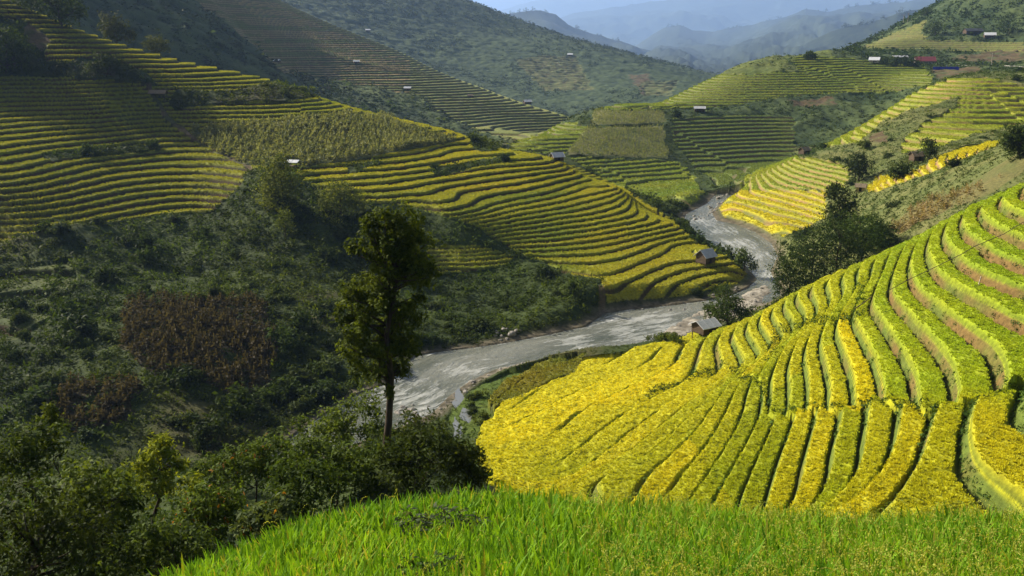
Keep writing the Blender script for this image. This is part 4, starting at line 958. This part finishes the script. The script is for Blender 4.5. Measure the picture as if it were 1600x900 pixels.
# power poles and the mast
def pole(label, px_, py_, yr, h, cat='power pole', name='power_pole', arm=True):
    x, y, z = spot(px_, py_, *yr); root = empty(name, (x, y, z)); tag(root, label, cat)
    mb = MB(); mb.tube([(0,0,-1),(0,0,h)], [.28,.2], 6); link('shaft', mb.mesh('shaft', M_WALLW), root)
    if arm:
        for zz in (h-.6, h-1.8):
            a = MB(); a.tube([(-1.5,0,zz),(1.5,0,zz)], .12, 5); link('crossarm', a.mesh('crossarm', M_WALLW), root)
pole('power pole on the shoulder nearest the hazy ridge', 1411, 38, (560, 720), 11); pole('power pole right beside the first pole on the shoulder', 1418, 37, (560, 720), 11)
pole('leaning power pole by the road at the right edge', 1549, 103, (440, 560), 9)
# rope across the bright hillside, and its stakes
def line_pts(pl, lift, a=45, b=170):
    o = []
    for q in pl: p = spot(q[0], q[1], a, b); o.append(np.array([p[0], p[1], p[2]+lift]))
    return o
rp = line_pts(((1384,467),(1416,450),(1460,429),(1500,411),(1522,397),(1566,378),(1608,355)), .9)
mb = MB(); mb.tube(rp, .04, 6); tag(link('rope', mb.mesh('rope', mat_plain('dark_rope', (.05,.035,.03), .9))), 'dark rope stretched over the upper terraces of the bright hillside', 'rope')
rp = line_pts(((1334,492),(1348,482),(1362,472)), .7); mb = MB(); mb.tube(rp, .06, 6); tag(link('bamboo_pole', mb.mesh('bamboo_pole', M_WOOD)), 'short dark bamboo pole lying across a bund left of the rope', 'pole')
x, y, z = spot(1528, 446, 60, 150); mb = MB(); mb.tube([(x, y, z-.3), (x+.25, y+.05, z+1.0)], .06, 6); tag(link('stake', mb.mesh('stake', mat_plain('pale_bamboo', (.5, .4, .3), .7))), 'pale stake leaning on the bare riser of the upper right terraces', 'stake')
# rocks
import bmesh
RK = []
M_ROCK = mat_plain('river_rock', (.22, .205, .18), .85, .4, 2.5, .2, (1, 1, 1), .5)
for i in range(5):
    bm = bmesh.new(); bmesh.ops.create_icosphere(bm, subdivisions=3, radius=.5)
    sx, sy = 1+.3*math.sin(i), 1+.3*math.cos(2*i)
    for v in bm.verts:
        c = np.array(v.co); f = 1+.28*float(fbm(np.array([c[0]*2.3+i*9]), np.array([c[1]*2.3+c[2]*2.7]), 60+i, 3)[0]); v.co = (c[0]*f*sx, c[1]*f*sy, c[2]*f*.7)
    me = bpy.data.meshes.new('rock'); bm.to_mesh(me); bm.free(); me.materials.append(M_ROCK); RK.append(me)
def rocks(label, group, poly, n, smin, smax, seed, water=True):
    r = np.random.default_rng(seed); px_ = [p[0] for p in poly]; py_ = [p[1] for p in poly]; k = 0
    while k < n:
        a, b = r.uniform(min(px_), max(px_)), r.uniform(min(py_), max(py_))
        if not in_poly(np.array([a]), np.array([b]), poly)[0]: continue
        x, y = on_water(a, b); z = max(float(ground_at(x, y)), float(wl(y))-.1)
        s = smin+(smax-smin)*r.random()**2.5
        o = link('rock', RK[r.integers(5)], None, (x, y, z+.05*s)); o.scale = (s*(.8+.5*r.random()), s, s*(.6+.5*r.random())); o.rotation_euler = (r.normal()*.2, r.normal()*.2, r.random()*6.28)
        tag(o, label, 'rock', group); k += 1
rocks('pale boulder in the pile at the foot of the left river bank', 'boulders below the left bank', [(768,532),(774,524),(800,520),(812,522),(806,530),(782,538)], 14, .7, 1.9, 81)
rocks('wet stone standing in the rapids beside the tall tree', 'stones in the rapids', [(606,652),(622,634),(650,626),(690,628),(700,616),(660,660),(625,668)], 34, .3, 1.1, 82)
rocks('pale stone on the gravel bar at the river bend', 'stones on the gravel bar', GRAVEL_PX, 46, .3, 1.0, 83)
rocks('stone along the near edge of the river below the olive paddy', 'stones along the near river edge', GRAVEL2_PX, 26, .3, .9, 84)
rocks('boulder in the upper river below the middle hill', 'boulders in the upper river', [(1080,338),(1108,322),(1125,304),(1146,302),(1134,320),(1112,334),(1092,350)], 34, .6, 2.0, 85)
rocks('dark stone breaking the river surface below the spur tip', 'stones in the river below the spur', [(1180,440),(1110,462),(1000,480),(1010,500),(1140,480),(1200,455)], 16, .4, 1.0, 86)
# ponds in the marsh
M_POND, nt, N, L, B = new_mat('pond_water'); B.inputs['Base Color'].default_value = (.14, .145, .13, 1); B.inputs['Roughness'].default_value = .12; B.inputs['Specular IOR Level'].default_value = .8
for (m_, zp), lab in zip(PONDS, ('largest bright pond in the marsh between the near bushes and the bright hillside', 'middle bright pond in the marsh by the bright hillside', 'narrow bright pond below the middle one in the marsh', 'lowest small pond behind the near bushes')):
    qm = m_[:-1, :-1]; q = quad[qm].reshape(-1, 4); used, inv = np.unique(q, return_inverse=True)
    V = VALL[used].copy(); V[:, 2] = zp
    tag(link('pond', mesh_np('pond', V, inv.reshape(-1, 4), None, M_POND)), lab, 'pond', None, 'structure')
# ------------------------------------------------------------------ far mountains, valley floor, haze
def mountain(label, sky_px, d, depth, base_z, seed, c0, c1, kind_name='mountain'):
    px = np.array([p[0] for p in sky_px], float); py = np.array([p[1] for p in sky_px], float)
    us, ss = pix(px, py); n, m = 420, 90
    u = np.linspace(us[0], us[-1], n); s = np.interp(u, us, ss)
    xr = u*d; zr_ = s*d
    zr_ = zr_+(fbm(xr/(d*.02), xr*0, seed, 5))*d*.0022
    v = np.r_[np.linspace(-1, 0, 55), np.linspace(0, .6, 36)[1:]]
    uu, vv = np.meshgrid(u, v); Y = d+vv*depth
    spur = fbm(uu*22+vv*2.5, vv*4-uu*6, seed+3, 4); fall = np.abs(vv)**(.95)
    zsm = np.interp(u, us, ss)*d; kz_ = np.ones(31)/31; zsm = np.convolve(np.pad(zsm, 15, 'edge'), kz_, 'valid')-d*.004
    top = lerp(np.interp(uu, u, zr_), np.interp(uu, u, zsm), np.clip(fall*7, 0, 1)); top = top+fbm(uu*14+vv*1.5, vv*3, seed+21, 3)*d*.02*np.clip(fall*3, 0, 1)
    Z = lerp(top, base_z, np.clip(fall*(1-.35*spur*np.sin(np.clip(fall, 0, 1)*pi)), 0, 1.05))
    Z += fbm(uu*d/(d*.012), Y/(d*.012), seed+9, 4)*d*.0025*np.clip(fall*6, 0, 1)
    Xm = uu*Y
    g = np.clip(.5+1.1*fbm(uu*60, vv*5, seed+5, 4), 0, 1)[..., None]
    cl = lerp(np.array(c0), np.array(c1), g)
    ii = np.arange(n*m).reshape(m, n); q = np.stack([ii[:-1, :-1], ii[:-1, 1:], ii[1:, 1:], ii[1:, :-1]], -1).reshape(-1, 4)
    o = link('mountain', mesh_np('mountain', np.stack([Xm, Y, Z], -1).reshape(-1, 3), q, cl.reshape(-1, 3), M_FAR, smooth=True))
    tag(o, label, 'mountain', None, 'structure')
    return u, zr_, d
def ridge_woods(label, line, n, hgt, seed):
    u, z, d = line; r = np.random.default_rng(seed)
    tv, tf, tc = leaves([(0, 0, .45, .42, .42, .55), (.1, .1, .25, .5, .5, .35)], 70, .13, B0, (.05, .06, .03), seed)
    k = r.random(n); k = k[(fbm(k*40, k*0, seed, 3) > -.15)]
    uu = u[0]+k*(u[-1]-u[0]); off = np.abs(r.normal(size=len(uu)))*d*.012
    pos = np.c_[uu*d, d-off*.6, np.interp(uu, u, z)-off*.45-hgt*.12]
    s = hgt*(.4+.9*r.random(len(uu))**2)
    tag(link('woodland', mesh_np('woodland', *stamp(tv, tf, tc, pos, s, r.random(len(uu))*6.28, np.ones((len(uu), 3))), M_WILD)), label, 'woodland', None, 'stuff')
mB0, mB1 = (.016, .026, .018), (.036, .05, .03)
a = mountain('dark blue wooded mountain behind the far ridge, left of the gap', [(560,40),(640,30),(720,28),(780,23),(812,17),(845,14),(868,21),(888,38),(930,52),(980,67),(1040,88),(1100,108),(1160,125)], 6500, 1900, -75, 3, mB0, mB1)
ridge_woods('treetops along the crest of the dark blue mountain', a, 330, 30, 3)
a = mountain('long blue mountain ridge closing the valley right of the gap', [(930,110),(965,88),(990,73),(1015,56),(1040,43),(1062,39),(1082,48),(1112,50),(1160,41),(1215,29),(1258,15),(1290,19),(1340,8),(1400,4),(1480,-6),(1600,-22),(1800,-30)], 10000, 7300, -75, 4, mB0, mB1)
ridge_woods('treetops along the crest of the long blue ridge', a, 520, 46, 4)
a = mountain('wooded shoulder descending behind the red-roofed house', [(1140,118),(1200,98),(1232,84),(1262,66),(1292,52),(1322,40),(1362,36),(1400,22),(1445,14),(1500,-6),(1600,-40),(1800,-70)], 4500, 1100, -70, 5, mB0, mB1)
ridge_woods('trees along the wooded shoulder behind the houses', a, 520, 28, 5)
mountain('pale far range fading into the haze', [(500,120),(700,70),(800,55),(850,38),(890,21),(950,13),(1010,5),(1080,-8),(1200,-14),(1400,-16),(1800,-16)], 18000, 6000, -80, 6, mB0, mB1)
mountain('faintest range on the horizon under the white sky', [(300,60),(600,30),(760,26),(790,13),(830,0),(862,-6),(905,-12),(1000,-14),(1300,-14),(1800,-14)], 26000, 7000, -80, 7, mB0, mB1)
m_ = MB(); m_.poly([(-30000, -140, -86), (30000, -140, -86), (30000, 34500, -86), (-30000, 34500, -86)], [(0, 1, 2, 3)])
tag(link('ground', m_.mesh('ground', mat_plain('valley_floor', (.05, .07, .025), .95, .4, .01, .1))), 'green valley floor far below the ridges', 'ground', None, 'structure')
# the air
hz = MB(); hz.box(-31000, 31000, -150, 35000, -90, 1950)
hm, nt, N, L, B = new_mat('haze'); N.remove(B)
pv = N.new('ShaderNodeVolumePrincipled'); pv.inputs['Color'].default_value = (.38, .58, 1.0, 1); pv.inputs['Density'].default_value = HAZE
pv.inputs['Density Attribute'].default_value = ''; pv.inputs['Anisotropy'].default_value = .25
L.new(pv.outputs[0], N['Material Output'].inputs['Volume'])
ho = link('haze', hz.mesh('haze', hm)); ho['kind'] = 'stuff'; ho['label'] = 'thin blue morning haze filling the valley'; ho['category'] = 'haze'
# ------------------------------------------------------------------ the near rice field, blade by blade
KC = []
def KP(px, py, d, dz=0):
    u, s = pix(px, py); KC.append((float(u), math.log(d), float(s)+dz/d))
for a in ((800,1000,5.9),(800,900,8.6),(800,820,12.5),(740,768,17),(860,776,17),(1500,1000,5.4),(1500,900,7.4),(1500,850,9.3),(1520,808,13),(1080,1000,5.6),(1100,900,8.0),(1100,840,11),(1060,789,15.5),
          (1300,1000,5.5),(1300,900,7.6),(1300,845,10),(1290,806,14),(1800,1000,5.3),(1800,900,7.3),(1800,815,12.5),(500,1000,6.5),(480,900,10),(480,805,16),(620,780,16.5),(640,850,12),(270,905,13),(350,870,14),(330,960,9.5),(150,1000,11.5)): KP(*a)
for px, d, z in ((900,24,-15),(900,31,-21),(1500,18,-12.2),(1500,28,-20),(500,24,-16),(500,31,-21),(120,13,-10.5),(0,11,-11),(150,22,-17),(-200,9,-9.5),(-200,18,-16),(1850,18,-12),(1850,28,-20),(800,3,-3.6),(1500,3,-3.4),(0,5,-5.5)):
    KC.append(((px-800)/1320, math.log(d), z/d))
KA = np.array(KC)
def _k():
    Xk = np.c_[KA[:, 0], KA[:, 1]*.6]; n = len(Xk); r2 = ((Xk[:, None]-Xk[None])**2).sum(-1)
    A = np.zeros((n+3, n+3)); A[:n, :n] = tps_kernel(r2)+np.eye(n)*1e-3; A[:n, n] = 1; A[:n, n+1:] = Xk; A[n, :n] = 1; A[n+1:, :n] = Xk.T
    b = np.zeros(n+3); b[:n] = KA[:, 2]; return Xk, np.linalg.solve(A, b)
KX, KW = _k()
def knoll_top(x, y):
    u = np.asarray(x/y); q = np.c_[u.ravel(), np.log(np.asarray(y)).ravel()*.6]; out = []
    for i in range(0, len(q), 20000):
        c = q[i:i+20000]; r2 = ((c[:, None]-KX[None])**2).sum(-1); out.append(tps_kernel(r2)@KW[:-3]+KW[-3]+c@KW[-2:])
    return np.concatenate(out).reshape(u.shape)*y
RICE_H = .72
ku = np.linspace(-1.0, 1.0, 160); ky = np.exp(np.linspace(math.log(3.0), math.log(30), 130)); kU, kY = np.meshgrid(ku, ky)
kZ = knoll_top(kU*kY, kY)-RICE_H+.05*fbm(kU*kY, kY, 3)
ii = np.arange(kU.size).reshape(kU.shape); q = np.stack([ii[:-1, :-1], ii[:-1, 1:], ii[1:, 1:], ii[1:, :-1]], -1).reshape(-1, 4)
kc = lerp(cc(.02, .03, .008), cc(.05, .055, .015), np.clip(.5+fbm(kU*kY*2, kY*2, 8), 0, 1)[..., None]).reshape(-1, 3)
tag(link('field_ground', mesh_np('field_ground', np.stack([kU*kY, kY, kZ], -1).reshape(-1, 3), q, kc, M_LAND, smooth=True)), 'dark earth under the green rice field at the bottom edge', 'field', None, 'structure')
def blades(n, seed):
    r = np.random.default_rng(seed)
    # hills of rice on a loose grid, more of them close by
    y = 4.2*np.exp(r.random(n)*math.log(21/4.2)); u = (r.random(n)*2-1)*.74; x = u*y
    x = np.round(x/.17+.35*r.normal(size=n))*.17+r.normal(size=n)*.022; y = np.round(y/.17+.35*r.normal(size=n))*.17+r.normal(size=n)*.022
    top = knoll_top(x, y)
    # the field ends at its bund: left and far edges
    ex = np.array([-9.5, -6.2, -4.2, -2.5, -.7, 1.2, 3.4, 6, 9, 14]); ey = np.array([11.8, 14.2, 15.9, 17.0, 17.6, 17.5, 16.6, 14.8, 13.8, 13.4])
    lim = np.interp(x, ex, ey)+.35*fbm(x*.8, x*0, 12, 2)
    left = x > -.44*y-.0-.25*fbm(y*.7, y*0, 13, 2)-.02*y
    ok = (y < lim) & left & (y > 4)
    x, y, top = x[ok], y[ok], top[ok]; n = len(x)
    hh = RICE_H*(.62+.62*r.random(n))*(1+.22*fbm(x*.9, y*.9, 14, 2)); az = r.random(n)*6.283; ln = (.08+.42*r.random(n)**1.5)*hh
    p = np.stack([np.cos(az), np.sin(az), 0*az], 1); w = (.010+.012*r.random(n)**1.5)*(1+y*.03)
    t = np.stack([-np.sin(az+1.2*r.normal(size=n)*.5), np.cos(az), 0*az], 1); t /= np.linalg.norm(t, axis=1)[:, None]; t *= w[:, None]
    b0 = np.stack([x, y, top-RICE_H-.03], 1)
    def P_(q, drop): return b0+p*(ln*q**2.2)[:, None]+np.array([0, 0, 1])*(hh*(q-drop*q**3))[:, None]
    dr = .05+.3*r.random(n)**2
    p1 = P_(.45, dr); p2 = P_(.78, dr); p3 = P_(1.0, dr)
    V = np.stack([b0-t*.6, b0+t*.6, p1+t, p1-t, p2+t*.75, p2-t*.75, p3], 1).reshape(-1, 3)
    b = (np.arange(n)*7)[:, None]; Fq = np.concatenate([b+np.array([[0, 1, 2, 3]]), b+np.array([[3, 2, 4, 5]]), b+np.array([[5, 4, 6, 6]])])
    tri = Fq[2*n:, :3]; Fq = Fq[:2*n]
    pat = fbm(x*.45, y*.45, 15, 3)
    c = lerp(cc(.045, .14, .008), cc(.19, .33, .018), np.clip(r.random(n)*.7+.5*pat+.15, 0, 1)[:, None])
    yel = r.random(n) < .06+.15*np.clip(pat, 0, 1); c[yel] = lerp(cc(.20, .24, .02), cc(.30, .28, .04), r.random(yel.sum())[:, None])
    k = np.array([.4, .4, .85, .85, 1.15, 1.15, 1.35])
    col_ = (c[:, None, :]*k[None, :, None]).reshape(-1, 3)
    return V, Fq, tri, col_, np.stack([x, y, top], 1), hh
def mesh_mixed(name, V, Q4, T3, col_, mat):
    me = bpy.data.meshes.new(name); me.vertices.add(len(V)); me.vertices.foreach_set('co', np.asarray(V, np.float32).ravel())
    li = np.concatenate([Q4.ravel(), T3.ravel()]).astype(np.int32); me.loops.add(len(li)); me.loops.foreach_set('vertex_index', li)
    st = np.concatenate([np.arange(len(Q4))*4, len(Q4)*4+np.arange(len(T3))*3]).astype(np.int32); me.polygons.add(len(st)); me.polygons.foreach_set('loop_start', st)
    me.polygons.foreach_set('loop_total', np.concatenate([np.full(len(Q4), 4), np.full(len(T3), 3)]).astype(np.int32)); me.update()
    c4 = np.ones((len(V), 4), np.float32); c4[:, :3] = col_; me.color_attributes.new('albedo', 'FLOAT_COLOR', 'POINT').data.foreach_set('color', c4.ravel()); me.materials.append(mat); return me
bV, bQ, bT, bC, bP, bH = blades(190000, 5)
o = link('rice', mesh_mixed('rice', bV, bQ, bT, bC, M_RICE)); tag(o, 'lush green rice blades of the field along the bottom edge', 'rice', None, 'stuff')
# nodding seed heads
r = np.random.default_rng(77); m = r.choice(len(bP), 2500, replace=False, p=(lambda q: q/q.sum())((bP[:, 0] > 1)*1.0+.12))
V = []; Q4 = []; Cn = []
for i in m:
    x, y, z = bP[i]; a = r.random()*6.28; L_ = .16+.1*r.random(); c = lerp(np.array([.20, .27, .03]), np.array([.40, .40, .08]), r.random())
    base = np.array([x, y, z-RICE_H*.3]); up = .36+.26*r.random(); d = np.array([cos(a), sin(a), 0])
    def cur(q): return base+np.array([0, 0, 1])*(up*(q*1.25-.55*q*q*q))+d*(.22*q*q)
    s0 = np.array([-d[1], d[0], 0])*.003; b = len(V); V += [base-s0-[0, 0, .2], base+s0-[0, 0, .2], cur(.5)+s0, cur(.5)-s0]; Q4.append((b, b+1, b+2, b+3)); Cn += [c*.8]*4
    for k in range(16):
        q = .45+.55*k/15; p = cur(q); sd = np.array([r.normal(), r.normal(), r.normal()*.6]); sd /= np.linalg.norm(sd); e = sd*.013; f = (cur(min(1.02, q+.05))-p); f = f/np.linalg.norm(f)*.011
        w = np.cross(sd, f); w = w/np.linalg.norm(w)*.0075
        b = len(V); o_ = p+e*.8; V += [o_-f, o_+w, o_+f, o_-w]; Q4.append((b, b+1, b+2, b+3)); Cn += [c*(.8+.4*r.random())]*4
me = mesh_np('rice', np.array(V), np.array(Q4), np.array(Cn), M_RICE); tag(link('rice', me), 'nodding pale seed heads rising from the green rice field', 'rice', None, 'stuff')
# weedy herb in the field
for lab, px_, py_, d, s in (('pale-leaved weed clump in the middle of the green rice field', 690, 815, 13.5, .55), ('dark weed clump in the green rice field below the pale weed', 690, 862, 10.2, .4)):
    x, y, z = at(px_, py_, d); z = float(knoll_top(np.array([x]), np.array([y]))[0])
    wr = empty('weed_plant', (x, y, z-.12)); tag(wr, lab, 'weed'); o = link('leaves', mesh_np('leaves', *leaves([(0, 0, 0, 1, .8, .55), (.6, .1, -.05, .6, .6, .4), (-.6, 0, -.1, .6, .6, .4)], 900, .085, (.03, .05, .02), (.16, .2, .11) if s > .5 else (.05, .08, .02), 5), M_LEAF), wr); wr.scale = (s*1.3, s, s*.8)
#STAGE3D
# ------------------------------------------------------------------ daylight
SUN_AZ, SUN_EL = radians(-60), radians(31)
w_ = bpy.data.worlds.new('World'); S.world = w_; w_.use_nodes = True
wn = w_.node_tree.nodes; sky = wn.new('ShaderNodeTexSky'); sky.sky_type = 'NISHITA'; sky.sun_disc = False
sky.sun_elevation = SUN_EL; sky.sun_rotation = SUN_AZ; sky.air_density = 1.0; sky.dust_density = 7.0; sky.ozone_density = 1.0
w_.node_tree.links.new(sky.outputs[0], wn['Background'].inputs[0]); wn['Background'].inputs[1].default_value = .05
sl_ = bpy.data.lights.new('sun', 'SUN'); sl_.energy = 5.0; sl_.angle = radians(.5); sl_.color = (1, .91, .75)
so_ = bpy.data.objects.new('sun', sl_); C.objects.link(so_)
from mathutils import Vector
so_.rotation_euler = Vector((sin(SUN_AZ)*cos(SUN_EL), cos(SUN_AZ)*cos(SUN_EL), sin(SUN_EL))).to_track_quat('Z', 'Y').to_euler()
vs = S.view_settings; vs.view_transform = 'Standard'; vs.look = 'None'; vs.gamma = 1; vs.use_curve_mapping = False; vs.exposure = 1.08
S.cycles.use_denoising = True
S.cycles.max_bounces = 6; S.cycles.diffuse_bounces = 3; S.cycles.glossy_bounces = 2; S.cycles.transmission_bounces = 4; S.cycles.volume_bounces = 1
S.cycles.transparent_max_bounces = 8; S.cycles.caustics_reflective = False; S.cycles.caustics_refractive = False
